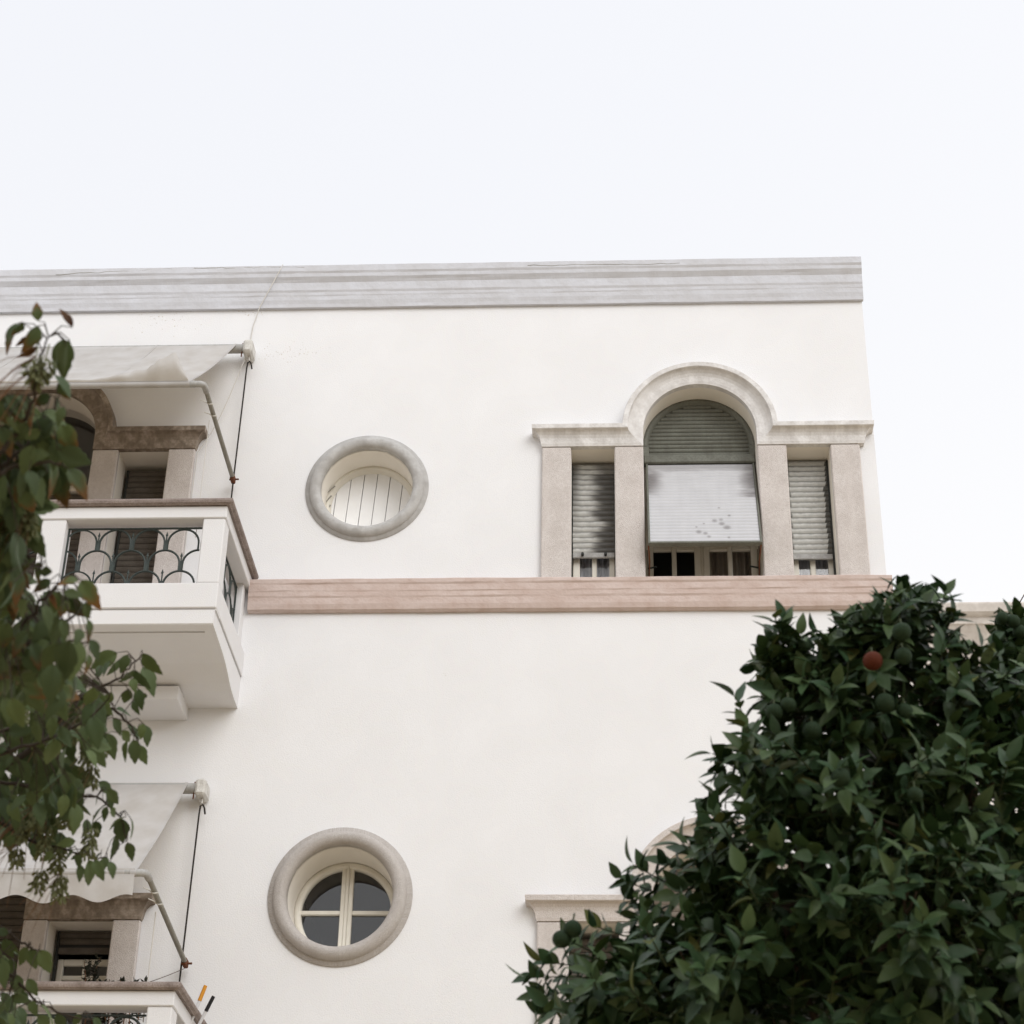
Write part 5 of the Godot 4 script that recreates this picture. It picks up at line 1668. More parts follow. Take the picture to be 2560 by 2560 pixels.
-2.003,4.353,7.929,-2.093,4.351,7.915,0,
-1.526,4.043,8.847,-1.549,3.992,8.848,0,
-1.703,4.059,8.931,-1.688,4.013,8.909,0,
-1.609,4.175,8.616,-1.558,4.120,8.588,0,
-1.765,4.301,8.047,-1.724,4.238,8.019,0,
-1.986,4.375,8.215,-2.019,4.321,8.209,0,
-1.962,4.444,8.047,-1.906,4.390,8.004,0,
-1.788,4.427,8.098,-1.771,4.377,8.021,0,
-1.919,4.137,8.592,-1.990,4.119,8.559,0,
-1.851,4.039,8.507,-1.907,4.001,8.482,0,
-1.987,4.265,8.338,-2.055,4.287,8.327,0,
-2.055,4.298,8.056,-2.113,4.268,8.027,0,
-1.901,4.337,8.166,-1.867,4.302,8.098,0,
-1.950,4.270,7.953,-1.928,4.226,7.933,0,
-1.609,4.049,8.528,-1.556,4.058,8.508,0,
-1.902,4.079,8.402,-1.873,4.029,8.346,0,
-1.902,4.226,8.479,-1.864,4.156,8.464,0,
-1.831,3.948,8.898,-1.785,3.911,8.881,0,
-1.741,4.173,8.549,-1.752,4.093,8.541,0,
-1.832,4.036,8.873,-1.794,3.988,8.838,0,
-1.936,4.202,7.941,-1.937,4.136,7.919,0,
-1.974,4.046,8.409,-1.914,4.036,8.388,0,
-2.021,4.156,8.119,-2.035,4.097,8.048,0,
-1.946,3.984,8.284,-1.911,3.923,8.288,0,
-1.788,3.996,8.439,-1.799,3.940,8.420,0,
-1.973,4.235,7.943,-1.946,4.183,7.931,0,
-1.835,4.226,7.933,-1.802,4.149,7.917,0,
-1.832,3.944,8.386,-1.869,3.908,8.397,0,
-1.772,3.899,8.453,-1.746,3.838,8.454,0,
-2.035,4.306,7.746,-1.988,4.273,7.711,0,
-2.120,4.191,7.744,-2.159,4.161,7.692,0,
-2.110,4.161,8.024,-2.109,4.105,7.956,0,
-2.177,4.192,7.726,-2.243,4.213,7.713,0,
-2.041,4.232,7.725,-2.053,4.170,7.725,0,
-1.828,4.095,8.300,-1.843,4.044,8.315,0,
-1.724,3.925,8.486,-1.721,3.888,8.424,0,
-1.771,4.032,8.323,-1.777,3.984,8.272,0,
-1.798,4.113,8.169,-1.825,4.050,8.143,0,
-1.997,4.354,7.645,-1.949,4.321,7.612,0,
-1.890,4.206,7.994,-1.821,4.207,7.995,0,
-1.952,4.259,7.613,-1.988,4.192,7.622,0,
-1.903,4.104,8.129,-1.967,4.071,8.084,0,
-1.801,3.992,8.448,-1.767,3.947,8.388,0,
-1.828,4.234,7.974,-1.855,4.159,7.953,0,
-1.997,4.056,8.025,-1.953,4.029,7.972,0,
-1.718,3.982,8.504,-1.743,3.944,8.447,0,
-1.737,3.980,8.479,-1.791,3.942,8.468,0,
-1.974,4.260,7.795,-2.043,4.216,7.805,0,
-2.030,4.150,7.851,-1.995,4.094,7.802,0,
-1.998,4.328,7.646,-2.018,4.272,7.586,0,
-1.884,4.154,8.068,-1.849,4.115,8.019,0,
-2.089,4.247,7.682,-2.040,4.210,7.616,0,
-1.920,3.897,8.481,-1.914,3.853,8.421,0,
-1.998,4.131,7.856,-1.984,4.063,7.839,0,
-1.769,4.087,8.306,-1.789,4.019,8.282,0,
-1.710,4.025,8.465,-1.710,3.968,8.467,0,
-1.930,4.031,8.151,-1.948,3.964,8.107,0,
-1.881,4.311,7.758,-1.858,4.263,7.742,0,
-1.801,4.185,8.068,-1.745,4.147,8.052,0,
-1.986,4.083,8.324,-1.957,4.016,8.299,0,
-2.109,4.142,7.827,-2.110,4.093,7.764,0,
-2.064,4.161,7.774,-1.979,4.126,7.788,0,
-1.951,4.179,8.130,-1.980,4.151,8.078,0,
-1.937,4.180,7.998,-1.877,4.194,7.965,0,
-1.801,4.099,8.040,-1.828,4.045,8.003,0,
-1.946,4.226,7.742,-2.020,4.184,7.723,0,
-2.026,4.236,7.726,-2.008,4.176,7.710,0,
-1.982,4.055,8.070,-1.992,3.999,8.072,0,
-2.112,4.207,7.664,-2.060,4.154,7.636,0,
-1.723,4.021,8.407,-1.689,3.963,8.364,0,
-1.729,4.018,8.306,-1.698,3.973,8.287,0,
-1.870,4.300,7.807,-1.883,4.257,7.741,0,
-1.685,3.967,8.450,-1.670,3.901,8.434,0,
-1.941,4.301,7.622,-1.986,4.259,7.632,0,
-1.962,3.932,8.426,-1.985,3.869,8.435,0,
-1.700,3.972,8.241,-1.762,3.937,8.240,0,
-1.953,4.233,8.000,-1.901,4.188,7.961,0,
-1.751,4.003,8.348,-1.717,3.946,8.326,0,
-1.860,4.034,8.454,-1.825,3.999,8.423,0,
-2.038,4.048,8.068,-2.048,3.999,8.058,0,
-2.216,4.332,7.670,-2.277,4.278,7.628,0,
-1.678,3.966,8.443,-1.683,3.898,8.447,0,
-1.860,4.113,8.175,-1.798,4.075,8.161,0,
-1.837,4.177,7.969,-1.802,4.128,7.970,0,
-1.937,4.113,8.210,-1.923,4.056,8.191,0,
-2.043,4.120,8.261,-2.093,4.087,8.231,0,
-1.880,4.333,7.726,-1.878,4.300,7.668,0,
-2.017,4.246,7.702,-1.983,4.204,7.641,0,
-1.868,4.221,7.765,-1.847,4.154,7.738,0,
-2.098,4.309,7.687,-2.142,4.275,7.631,0,
-1.813,3.959,8.503,-1.843,3.929,8.471,0,
-1.789,4.038,8.224,-1.757,3.991,8.198,0,
-1.783,4.093,8.267,-1.791,4.051,8.246,0,
-1.980,4.206,7.779,-1.961,4.138,7.784,0,
-2.029,4.152,7.946,-2.001,4.097,7.928,0,
-1.959,4.349,7.662,-2.025,4.307,7.666,0,
-1.995,4.175,7.824,-2.030,4.144,7.786,0,
-1.993,4.080,8.052,-2.026,4.112,8.108,0,
-2.003,4.356,7.606,-2.027,4.312,7.559,0,
-1.971,4.361,7.662,-1.985,4.315,7.602,0,
-1.689,3.925,8.453,-1.693,3.868,8.437,0,
-2.020,4.282,7.636,-1.959,4.288,7.619,0,
-1.819,4.126,7.974,-1.871,4.089,7.967,0,
-1.993,4.244,7.647,-1.945,4.218,7.644,0,
-2.033,4.184,7.822,-2.021,4.132,7.795,0,
-2.024,4.213,7.723,-2.045,4.155,7.728,0,
-1.691,3.972,8.494,-1.739,3.935,8.513,0,
-2.064,4.382,7.622,-1.986,4.352,7.626,0,
-1.928,4.278,7.636,-1.913,4.225,7.568,0,
-1.983,3.952,8.296,-2.000,3.896,8.289,0,
-1.897,4.022,8.490,-1.885,3.977,8.480,0,
-1.870,4.067,8.212,-1.815,4.044,8.208,0,
-1.720,4.019,8.333,-1.678,4.008,8.282,0,
-1.805,3.950,8.429,-1.803,3.904,8.397,0,
-1.999,3.977,8.224,-1.919,3.981,8.249,0,
-1.776,4.110,7.974,-1.850,4.130,7.964,0,
-1.781,4.032,8.282,-1.800,3.980,8.210,0,
-1.690,3.980,8.348,-1.683,3.921,8.310,0,
-1.673,3.923,8.385,-1.659,3.843,8.376,0,
-2.061,4.204,7.749,-2.102,4.166,7.739,0,
-2.194,4.225,7.748,-2.224,4.160,7.700,0,
-1.987,4.003,8.309,-1.937,3.987,8.253,0,
-1.733,4.004,8.357,-1.720,3.962,8.328,0,
-2.044,4.066,8.148,-2.031,4.008,8.156,0,
-2.081,4.178,7.882,-2.148,4.137,7.865,0,
-1.516,4.215,9.771,-1.494,4.162,9.748,1,
-1.547,4.151,9.830,-1.575,4.120,9.790,0,
-1.580,4.120,9.904,-1.539,4.061,9.868,0,
-1.707,4.400,9.595,-1.738,4.328,9.598,0,
-1.587,4.234,9.715,-1.636,4.211,9.707,0,
-1.618,4.430,9.846,-1.653,4.387,9.820,0,
-1.645,4.400,9.815,-1.638,4.324,9.796,1,
-1.575,4.517,9.645,-1.571,4.453,9.638,0,
-1.608,4.335,9.875,-1.640,4.289,9.891,0,
-1.601,4.225,9.831,-1.664,4.203,9.789,0,
-1.511,4.284,10.080,-1.492,4.236,10.034,1,
-1.555,4.167,9.839,-1.581,4.132,9.808,0,
-1.557,4.264,10.015,-1.628,4.234,9.969,0,
-1.631,4.289,9.709,-1.640,4.238,9.657,0,
-1.612,4.283,9.778,-1.562,4.263,9.726,0,
-1.563,4.482,9.716,-1.580,4.427,9.684,1,
-1.559,4.321,9.967,-1.616,4.290,9.910,1,
-1.481,4.349,9.902,-1.454,4.291,9.885,0,
-1.589,4.336,9.880,-1.581,4.292,9.829,1,
-1.544,4.190,9.907,-1.544,4.149,9.859,0,
-1.660,4.381,9.614,-1.622,4.378,9.574,0,
-1.714,4.321,9.534,-1.733,4.276,9.488,0,
-1.523,4.110,9.978,-1.564,4.079,9.972,0,
-1.516,4.218,9.750,-1.494,4.170,9.731,0,
-1.483,4.276,10.002,-1.469,4.257,9.947,0,
-1.538,4.274,9.782,-1.483,4.247,9.740,0,
-1.648,4.484,9.721,-1.596,4.474,9.689,0,
-1.639,4.352,9.652,-1.694,4.305,9.623,0,
-1.582,4.133,9.855,-1.657,4.109,9.865,0,
-1.669,4.506,9.678,-1.649,4.471,9.611,0,
-1.574,4.290,9.882,-1.553,4.234,9.842,0,
-1.576,4.414,9.666,-1.520,4.358,9.665,0,
-1.449,4.167,9.909,-1.482,4.104,9.874,1,
-1.547,4.414,9.759,-1.546,4.347,9.758,1,
-1.646,4.299,9.579,-1.710,4.253,9.552,0,
-1.474,4.228,9.880,-1.503,4.166,9.886,0,
-1.550,4.081,9.955,-1.528,4.051,9.904,0,
-1.572,4.301,9.935,-1.543,4.263,9.910,0,
-1.548,4.189,9.795,-1.489,4.153,9.752,1,
-1.596,4.261,9.924,-1.624,4.221,9.855,0,
-1.479,4.283,10.092,-1.439,4.245,10.072,0,
-1.582,4.134,9.869,-1.615,4.086,9.834,0,
-1.441,4.156,9.939,-1.408,4.103,9.891,0,
-1.622,4.525,9.712,-1.643,4.471,9.678,0,
-1.648,4.547,9.701,-1.674,4.515,9.665,0,
-1.749,4.543,9.585,-1.788,4.508,9.567,1,
-1.472,4.229,9.888,-1.433,4.183,9.842,0,
-1.455,4.144,9.974,-1.449,4.101,9.926,0,
-1.599,4.339,9.876,-1.577,4.268,9.850,1,
-1.588,4.298,9.699,-1.579,4.243,9.665,1,
-1.544,4.172,9.939,-1.535,4.109,9.929,1,
-1.499,4.244,9.772,-1.450,4.185,9.777,0,
-1.511,4.128,9.992,-1.488,4.069,9.979,0,
-1.623,4.541,9.660,-1.656,4.497,9.602,0,
-1.633,4.458,9.559,-1.576,4.437,9.566,0,
-1.697,4.395,9.605,-1.771,4.386,9.563,0,
-1.683,4.462,9.716,-1.597,4.452,9.738,1,
-1.634,4.533,9.565,-1.694,4.499,9.516,0,
-1.652,4.336,9.782,-1.631,4.258,9.771,1,
-1.570,4.336,9.840,-1.529,4.306,9.785,1,
-1.509,4.248,9.779,-1.519,4.215,9.728,0,
-1.551,4.344,9.835,-1.522,4.312,9.784,0,
-1.661,4.464,9.754,-1.645,4.393,9.744,0,
-1.512,4.215,9.741,-1.506,4.143,9.742,0,
-1.508,4.252,9.775,-1.484,4.187,9.773,0,
-1.546,4.353,9.950,-1.519,4.304,9.946,0,
-1.638,4.387,9.717,-1.690,4.337,9.684,0,
-1.556,4.210,9.945,-1.579,4.149,9.954,0,
-1.681,4.374,9.637,-1.649,4.327,9.619,0,
-1.489,4.278,10.066,-1.446,4.244,10.064,1,
-1.549,4.174,9.842,-1.518,4.116,9.810,0,
-1.588,4.336,9.768,-1.586,4.283,9.730,0,
-1.465,4.128,9.905,-1.451,4.094,9.849,1,
-1.540,4.143,9.851,-1.498,4.082,9.839,0,
-1.566,4.472,9.819,-1.552,4.437,9.768,0,
-1.554,4.489,9.672,-1.578,4.446,9.628,0,
-1.678,4.456,9.623,-1.676,4.375,9.605,0,
-1.442,4.292,10.076,-1.417,4.249,10.032,1,
-1.577,4.208,9.749,-1.553,4.181,9.692,0,
-1.714,4.519,9.679,-1.679,4.475,9.667,0,
-1.491,4.194,9.866,-1.470,4.107,9.858,0,
-1.674,4.469,9.707,-1.655,4.416,9.684,0,
-1.582,4.179,9.888,-1.606,4.142,9.826,0,
-1.521,4.223,9.979,-1.544,4.199,9.928,0,
-1.540,4.121,9.957,-1.507,4.076,9.927,0,
-1.544,4.107,9.850,-1.629,4.106,9.811,0,
-1.565,4.264,9.624,-1.527,4.214,9.605,0,
-1.554,4.087,9.859,-1.588,4.056,9.812,0,
-1.540,4.216,9.738,-1.460,4.181,9.739,0,
-1.705,4.397,9.392,-1.624,4.362,9.399,0,
-1.642,4.376,9.457,-1.644,4.320,9.405,0,
-1.563,4.152,9.817,-1.603,4.093,9.819,0,
-1.596,4.187,9.657,-1.544,4.148,9.648,0,
-1.592,4.325,9.476,-1.647,4.267,9.477,0,
-1.580,4.282,9.509,-1.560,4.248,9.471,0,
-1.506,4.167,9.757,-1.530,4.115,9.716,0,
-1.684,4.343,9.559,-1.644,4.304,9.553,0,
-1.626,4.361,9.427,-1.683,4.370,9.445,0,
-1.591,4.244,9.647,-1.625,4.208,9.646,0,
-1.614,4.313,9.590,-1.626,4.254,9.570,0,
-1.622,4.251,9.609,-1.601,4.196,9.562,0,
-1.673,4.338,9.324,-1.683,4.285,9.276,0,
-1.592,4.130,9.691,-1.591,4.085,9.667,0,
-1.490,4.059,9.793,-1.539,4.032,9.745,0,
-1.624,4.182,9.625,-1.638,4.132,9.592,0,
-1.641,4.253,9.664,-1.604,4.225,9.639,0,
-1.572,4.180,9.787,-1.607,4.159,9.745,0,
-1.600,4.291,9.591,-1.552,4.225,9.562,0,
-1.631,4.213,9.680,-1.610,4.149,9.641,0,
-1.546,4.244,9.626,-1.477,4.264,9.606,0,
-1.601,4.212,9.680,-1.562,4.151,9.655,0,
-1.555,4.114,9.876,-1.588,4.051,9.859,0,
-1.526,4.145,9.758,-1.528,4.106,9.722,0,
-1.601,4.295,9.512,-1.607,4.230,9.476,0,
-1.636,4.252,9.541,-1.647,4.211,9.486,0,
-1.670,4.354,9.490,-1.630,4.329,9.460,0,
-1.565,4.236,9.608,-1.517,4.242,9.577,0,
-1.560,4.247,9.628,-1.588,4.183,9.624,0,
-1.537,4.113,9.864,-1.540,4.070,9.828,0,
-1.680,4.368,9.495,-1.688,4.286,9.471,0,
-1.676,4.363,9.453,-1.734,4.360,9.437,0,
-1.585,4.223,9.512,-1.591,4.153,9.504,0,
-1.559,4.204,9.704,-1.505,4.140,9.695,0,
-1.679,4.303,9.441,-1.717,4.281,9.396,0,
-1.636,4.340,9.360,-1.697,4.332,9.348,0,
-1.693,4.365,9.421,-1.698,4.292,9.423,0,
-1.678,4.283,9.564,-1.667,4.235,9.503,0,
-1.498,4.118,9.725,-1.458,4.061,9.712,0,
-1.639,4.239,9.552,-1.604,4.175,9.557,0,
-1.506,4.121,9.843,-1.496,4.056,9.844,0,
-1.649,4.277,9.583,-1.674,4.235,9.564,0,
-1.622,4.207,9.697,-1.579,4.164,9.688,0,
-1.545,4.206,9.767,-1.557,4.157,9.735,0,
-1.698,4.372,9.382,-1.696,4.295,9.375,0,
-1.611,4.377,9.498,-1.611,4.323,9.483,0,
-1.575,4.217,9.552,-1.575,4.147,9.528,0,
-1.679,4.302,9.495,-1.654,4.233,9.462,0,
-1.572,4.108,9.785,-1.528,4.055,9.776,0,
-1.666,4.294,9.566,-1.674,4.245,9.552,0,
-1.694,4.313,9.430,-1.700,4.259,9.362,0,
-1.535,4.205,9.685,-1.580,4.160,9.685,0,
-1.592,4.254,9.675,-1.621,4.181,9.672,0,
-1.617,4.145,9.663,-1.576,4.087,9.672,0,
-1.536,4.204,9.753,-1.522,4.161,9.712,0,
-1.582,4.322,9.521,-1.594,4.244,9.504,0,
-1.685,4.269,9.519,-1.739,4.221,9.503,0,
-1.542,4.201,9.776,-1.518,4.171,9.734,0,
-1.561,4.151,9.660,-1.546,4.088,9.624,0,
-1.493,4.081,9.763,-1.524,4.054,9.703,0,
-1.629,4.233,9.664,-1.648,4.173,9.653,0,
-1.484,4.138,9.784,-1.456,4.088,9.740,0,
-1.724,4.430,9.421,-1.685,4.394,9.359,0,
-1.601,4.293,9.536,-1.628,4.264,9.475,0,
-1.639,4.401,9.427,-1.627,4.346,9.382,0,
-1.641,4.369,9.375,-1.692,4.329,9.311,0,
-1.975,3.532,7.887,-2.025,3.505,7.864,0,
-2.049,3.608,7.996,-2.066,3.567,7.988,0,
-2.012,3.570,7.660,-1.987,3.504,7.642,0,
-1.968,3.460,7.872,-1.980,3.411,7.859,0,
-1.953,3.547,8.024,-1.988,3.502,7.997,0,
-2.064,3.639,7.900,-2.095,3.605,7.855,0,
-2.064,3.545,7.547,-2.015,3.517,7.520,0,
-2.087,3.616,7.873,-2.086,3.555,7.822,0,
-2.005,3.409,7.903,-1.972,3.365,7.899,0,
-2.033,3.572,7.931,-2.004,3.520,7.877,0,
-2.097,3.727,7.643,-2.027,3.709,7.639,0,
-2.077,3.494,7.654,-2.005,3.467,7.633,0,
-2.067,3.535,7.415,-2.023,3.516,7.390,0,
-2.147,3.506,7.572,-2.137,3.441,7.574,0,
-2.042,3.515,7.891,-2.067,3.476,7.908,0,
-1.977,3.435,7.762,-1.934,3.379,7.767,0,
-1.992,3.628,7.777,-2.005,3.585,7.737,0,
-2.012,3.543,7.988,-2.004,3.469,7.983,0,
-2.124,3.643,7.552,-2.127,3.580,7.550,0,
-2.141,3.698,7.562,-2.086,3.702,7.525,0,
-2.061,3.470,7.576,-2.049,3.418,7.519,0,
-2.036,3.622,7.945,-2.094,3.597,7.937,0,
-2.170,3.520,7.451,-2.139,3.472,7.409,0,
-2.071,3.513,7.765,-2.043,3.477,7.716,0,
-2.074,3.441,7.693,-2.056,3.365,7.688,0,
-1.983,3.403,7.895,-1.957,3.349,7.856,0,
-1.970,3.494,7.797,-1.918,3.486,7.783,0,
-2.135,3.583,7.540,-2.199,3.562,7.487,0,
-1.956,3.552,8.020,-1.932,3.478,8.007,0,
-2.077,3.483,7.803,-2.066,3.415,7.756,0,
-1.981,3.438,7.692,-2.027,3.385,7.662,0,
-2.112,3.653,7.845,-2.131,3.585,7.810,0,
-2.033,3.482,7.633,-2.079,3.461,7.594,0,
-2.109,3.586,7.607,-2.129,3.534,7.608,0,
-2.044,3.605,7.769,-2.110,3.573,7.726,0,
-2.116,3.592,7.393,-2.159,3.573,7.415,0,
-2.128,3.684,7.447,-2.186,3.689,7.439,0,
-1.983,3.575,7.772,-1.947,3.519,7.774,0,
-2.040,3.642,7.856,-2.012,3.586,7.831,0,
-2.024,3.564,7.594,-2.050,3.521,7.537,0,
-1.423,4.322,9.796,-1.393,4.263,9.774,0,
-1.495,4.298,9.766,-1.483,4.233,9.762,0,
-1.459,4.327,9.800,-1.491,4.265,9.800,0,
-1.413,4.284,9.998,-1.496,4.289,9.991,0,
-1.475,4.293,9.829,-1.455,4.275,9.780,0,
-1.388,4.137,9.968,-1.435,4.117,9.958,1,
-1.386,4.271,10.000,-1.435,4.219,9.987,0,
-1.470,4.246,9.849,-1.422,4.216,9.827,1,
-1.448,4.305,9.882,-1.472,4.265,9.820,0,
-1.374,4.208,9.964,-1.310,4.194,9.915,0,
-1.485,4.285,9.768,-1.534,4.237,9.740,0,
-1.467,4.272,9.887,-1.422,4.235,9.843,0,
-1.480,4.345,9.854,-1.477,4.277,9.853,0,
-1.395,4.256,9.946,-1.423,4.192,9.931,0,
-1.427,4.284,9.773,-1.413,4.221,9.720,1,
-1.473,4.265,9.811,-1.383,4.249,9.825,0,
-1.430,4.231,10.047,-1.467,4.202,10.016,0,
-1.416,4.185,10.017,-1.439,4.126,10.000,0,
-1.396,4.264,9.952,-1.381,4.218,9.881,1,
-1.435,4.349,9.904,-1.476,4.311,9.852,0,
-1.438,4.264,10.018,-1.413,4.223,9.958,0,
-1.443,4.269,9.971,-1.499,4.250,9.989,0,
-1.463,4.368,9.872,-1.388,4.306,9.876,0,
-1.392,4.197,9.870,-1.425,4.148,9.843,0,
-1.421,4.322,9.883,-1.428,4.276,9.858,0,
-1.427,4.167,10.010,-1.379,4.158,10.008,0,
-1.403,4.201,9.922,-1.386,4.143,9.867,1,
-1.501,4.266,9.778,-1.540,4.229,9.765,0,
-1.428,4.353,9.815,-1.413,4.325,9.768,1,
-1.494,4.271,9.804,-1.466,4.258,9.754,0,
-1.509,3.957,9.734,-1.547,3.887,9.736,0,
-1.540,4.004,9.641,-1.501,3.972,9.581,1,
-1.616,4.134,9.547,-1.562,4.066,9.539,0,
-1.527,3.988,9.736,-1.566,3.938,9.726,0,
-1.537,4.018,9.730,-1.512,3.970,9.668,0,
-1.593,4.183,9.613,-1.622,4.133,9.629,0,
-1.530,4.065,9.741,-1.490,3.998,9.710,0,
-1.503,4.055,9.826,-1.556,4.029,9.786,1,
-1.510,3.983,9.766,-1.520,3.937,9.721,0,
-1.612,4.176,9.573,-1.589,4.120,9.553,0,
-1.627,4.098,9.480,-1.641,4.039,9.458,1,
-1.554,4.065,9.617,-1.587,4.027,9.623,1,
-1.525,4.010,9.682,-1.547,3.958,9.665,0,
-1.517,4.088,9.770,-1.504,4.054,9.704,0,
-1.525,4.064,9.730,-1.516,4.028,9.670,0,
-1.640,4.182,9.494,-1.708,4.160,9.508,1,
-1.547,4.023,9.650,-1.494,4.037,9.614,0,
-1.589,4.050,9.548,-1.628,3.978,9.534,0,
-1.563,4.016,9.592,-1.541,3.954,9.589,1,
-1.572,4.134,9.652,-1.594,4.074,9.654,0,
-1.542,3.983,9.650,-1.516,3.935,9.644,1,
-1.520,4.025,9.804,-1.502,3.978,9.770,0,
-1.581,4.058,9.539,-1.533,4.044,9.495,0,
-1.594,4.132,9.519,-1.576,4.100,9.462,0,
-1.606,4.080,9.485,-1.581,4.034,9.412,0,
-1.523,3.929,9.762,-1.572,3.917,9.718,1,
-1.602,4.073,9.555,-1.542,4.025,9.527,1,
-1.618,4.128,9.515,-1.621,4.063,9.504,0,
-1.536,4.064,9.667,-1.566,4.016,9.594,0,
-1.583,4.055,9.601,-1.586,4.017,9.556,0,
-1.548,3.978,9.681,-1.526,3.948,9.648,0,
-1.635,4.222,9.488,-1.633,4.143,9.457,0,
-1.500,3.979,9.772,-1.475,3.907,9.758,1,
-1.528,4.050,9.821,-1.573,4.032,9.773,0,
-1.588,4.158,9.542,-1.629,4.114,9.493,0,
-1.510,4.026,9.822,-1.521,3.991,9.782,1,
-1.629,4.175,9.493,-1.631,4.101,9.473,0,
-1.566,4.046,9.648,-1.522,4.035,9.609,0,
-1.620,4.129,9.454,-1.633,4.071,9.462,1,
-1.524,4.017,9.747,-1.485,3.958,9.733,1,
-1.847,3.984,8.071,-1.873,3.949,8.034,0,
-1.813,3.972,8.145,-1.812,3.922,8.112,0,
-2.038,4.054,7.911,-2.037,4.002,7.870,0,
-1.926,4.032,7.858,-1.954,3.980,7.791,0,
-1.842,3.972,8.145,-1.816,3.924,8.142,0,
-1.848,4.040,8.054,-1.858,3.975,8.040,0,
-1.966,4.005,8.130,-1.932,3.968,8.084,0,
-2.060,4.090,7.732,-2.065,4.053,7.684,0,
-1.892,3.978,8.145,-1.876,3.937,8.115,0,
-2.104,4.122,7.748,-2.059,4.085,7.716,0,
-1.947,4.025,7.876,-1.936,3.951,7.859,0,
-1.889,3.944,8.270,-1.888,3.892,8.271,0,
-1.870,3.962,8.200,-1.883,3.912,8.139,0,
-1.897,4.072,7.863,-1.974,4.039,7.844,0,
-1.987,3.999,8.141,-1.982,3.923,8.115,0,
-1.989,4.081,7.907,-1.948,4.037,7.896,0,
-1.992,3.948,8.088,-2.042,3.896,8.052,0,
-2.002,4.024,8.017,-2.072,4.006,7.964,0,
-1.899,3.961,8.029,-1.850,3.927,8.016,0,
-1.984,4.078,7.960,-2.031,4.035,7.927,0,
-1.855,4.018,7.905,-1.844,3.945,7.897,0,
-1.852,3.973,8.135,-1.788,3.946,8.138,0,
-1.948,3.937,8.155,-2.014,3.900,8.110,0,
-2.008,4.162,7.723,-2.006,4.124,7.657,0,
-2.004,4.014,7.964,-2.024,3.952,7.908,0,
-1.851,3.971,8.006,-1.846,3.915,7.991,0,
-1.643,4.180,8.396,-1.621,4.156,8.343,0,
-1.697,4.269,8.278,-1.726,4.199,8.259,0,
-1.779,4.379,8.228,-1.790,4.319,8.223,0,
-1.750,4.262,8.224,-1.774,4.212,8.228,0,
-1.701,4.334,8.147,-1.710,4.271,8.144,0,
-1.729,4.345,8.164,-1.731,4.282,8.146,0,
-1.802,4.280,8.184,-1.859,4.258,8.131,0,
-1.697,4.306,8.292,-1.700,4.262,8.272,0,
-1.746,4.169,8.369,-1.809,4.122,8.346,0,
-1.786,4.319,8.177,-1.769,4.272,8.116,0,
-1.833,4.403,8.148,-1.839,4.345,8.142,0,
-1.724,4.403,8.175,-1.720,4.324,8.162,0,
-1.734,4.360,8.143,-1.795,4.315,8.124,0,
-1.804,4.359,8.278,-1.760,4.296,8.251,0,
-1.779,4.319,8.085,-1.810,4.286,8.040,0,
-1.691,4.205,8.471,-1.722,4.167,8.404,0,
-1.660,4.236,8.381,-1.669,4.168,8.346,0,
-1.783,4.273,8.355,-1.765,4.224,8.287,0,
-1.715,4.322,8.313,-1.719,4.258,8.273,0,
-1.762,4.250,8.307,-1.754,4.168,8.299,0,
-1.816,4.367,8.210,-1.823,4.305,8.179,0,
-1.734,4.266,8.281,-1.764,4.221,8.239,0,
-1.819,4.392,8.105,-1.752,4.389,8.106,0,
-1.677,4.170,8.359,-1.609,4.148,8.342,0,
-1.775,4.285,8.390,-1.802,4.233,8.376,0,
-1.681,4.274,8.134,-1.646,4.211,8.106,0,
-1.855,4.469,9.287,-1.808,4.420,9.284,0,
-1.907,4.338,9.729,-1.939,4.288,9.685,0,
-1.754,4.466,10.063,-1.785,4.417,10.066,1,
-2.134,5.098,9.330,-2.173,5.043,9.279,0,
-1.689,4.531,10.034,-1.652,4.495,9.998,0,
-1.825,4.625,9.616,-1.847,4.585,9.551,1,
-2.007,5.003,9.486,-2.053,4.976,9.473,0,
-1.811,4.391,9.451,-1.846,4.351,9.406,1,
-1.884,4.421,9.565,-1.851,4.369,9.561,0,
-1.623,4.368,9.980,-1.641,4.317,9.952,0,
-2.103,4.913,9.121,-2.176,4.895,9.102,0,
-1.824,4.419,9.810,-1.845,4.376,9.787,0,
-1.916,4.229,9.652,-1.929,4.174,9.657,0,
-2.014,4.479,9.349,-2.041,4.411,9.356,0,
-1.819,4.948,9.531,-1.797,4.903,9.484,1,
-2.090,4.448,9.323,-2.053,4.400,9.321,0,
-1.850,4.878,9.519,-1.840,4.837,9.488,1,
-2.239,4.618,8.997,-2.233,4.558,8.944,0,
-1.857,4.283,9.915,-1.874,4.249,9.886,0,
-1.828,4.522,9.279,-1.884,4.487,9.217,0,
-1.905,4.345,9.577,-1.963,4.311,9.515,0,
-2.076,4.581,9.335,-2.039,4.548,9.276,0,
-1.671,4.273,9.681,-1.618,4.230,9.673,0,
-1.735,4.160,9.749,-1.685,4.171,9.707,0,
-1.987,4.903,9.628,-1.995,4.851,9.618,0,
-1.791,4.739,9.863,-1.779,4.658,9.849,0,
-1.674,4.201,9.924,-1.715,4.164,9.899,0,
-1.746,4.242,9.830,-1.753,4.200,9.770,0,
-1.978,4.766,9.064,-1.999,4.726,9.001,1,
-1.729,4.153,9.962,-1.734,4.117,9.923,0,
-2.216,5.156,9.284,-2.199,5.125,9.241,0,
-1.754,4.557,9.968,-1.784,4.490,9.970,0,
-1.763,3.992,9.937,-1.786,3.963,9.886,0,
-1.758,4.471,9.820,-1.769,4.427,9.803,0,
-1.813,4.201,9.899,-1.864,4.154,9.882,0,
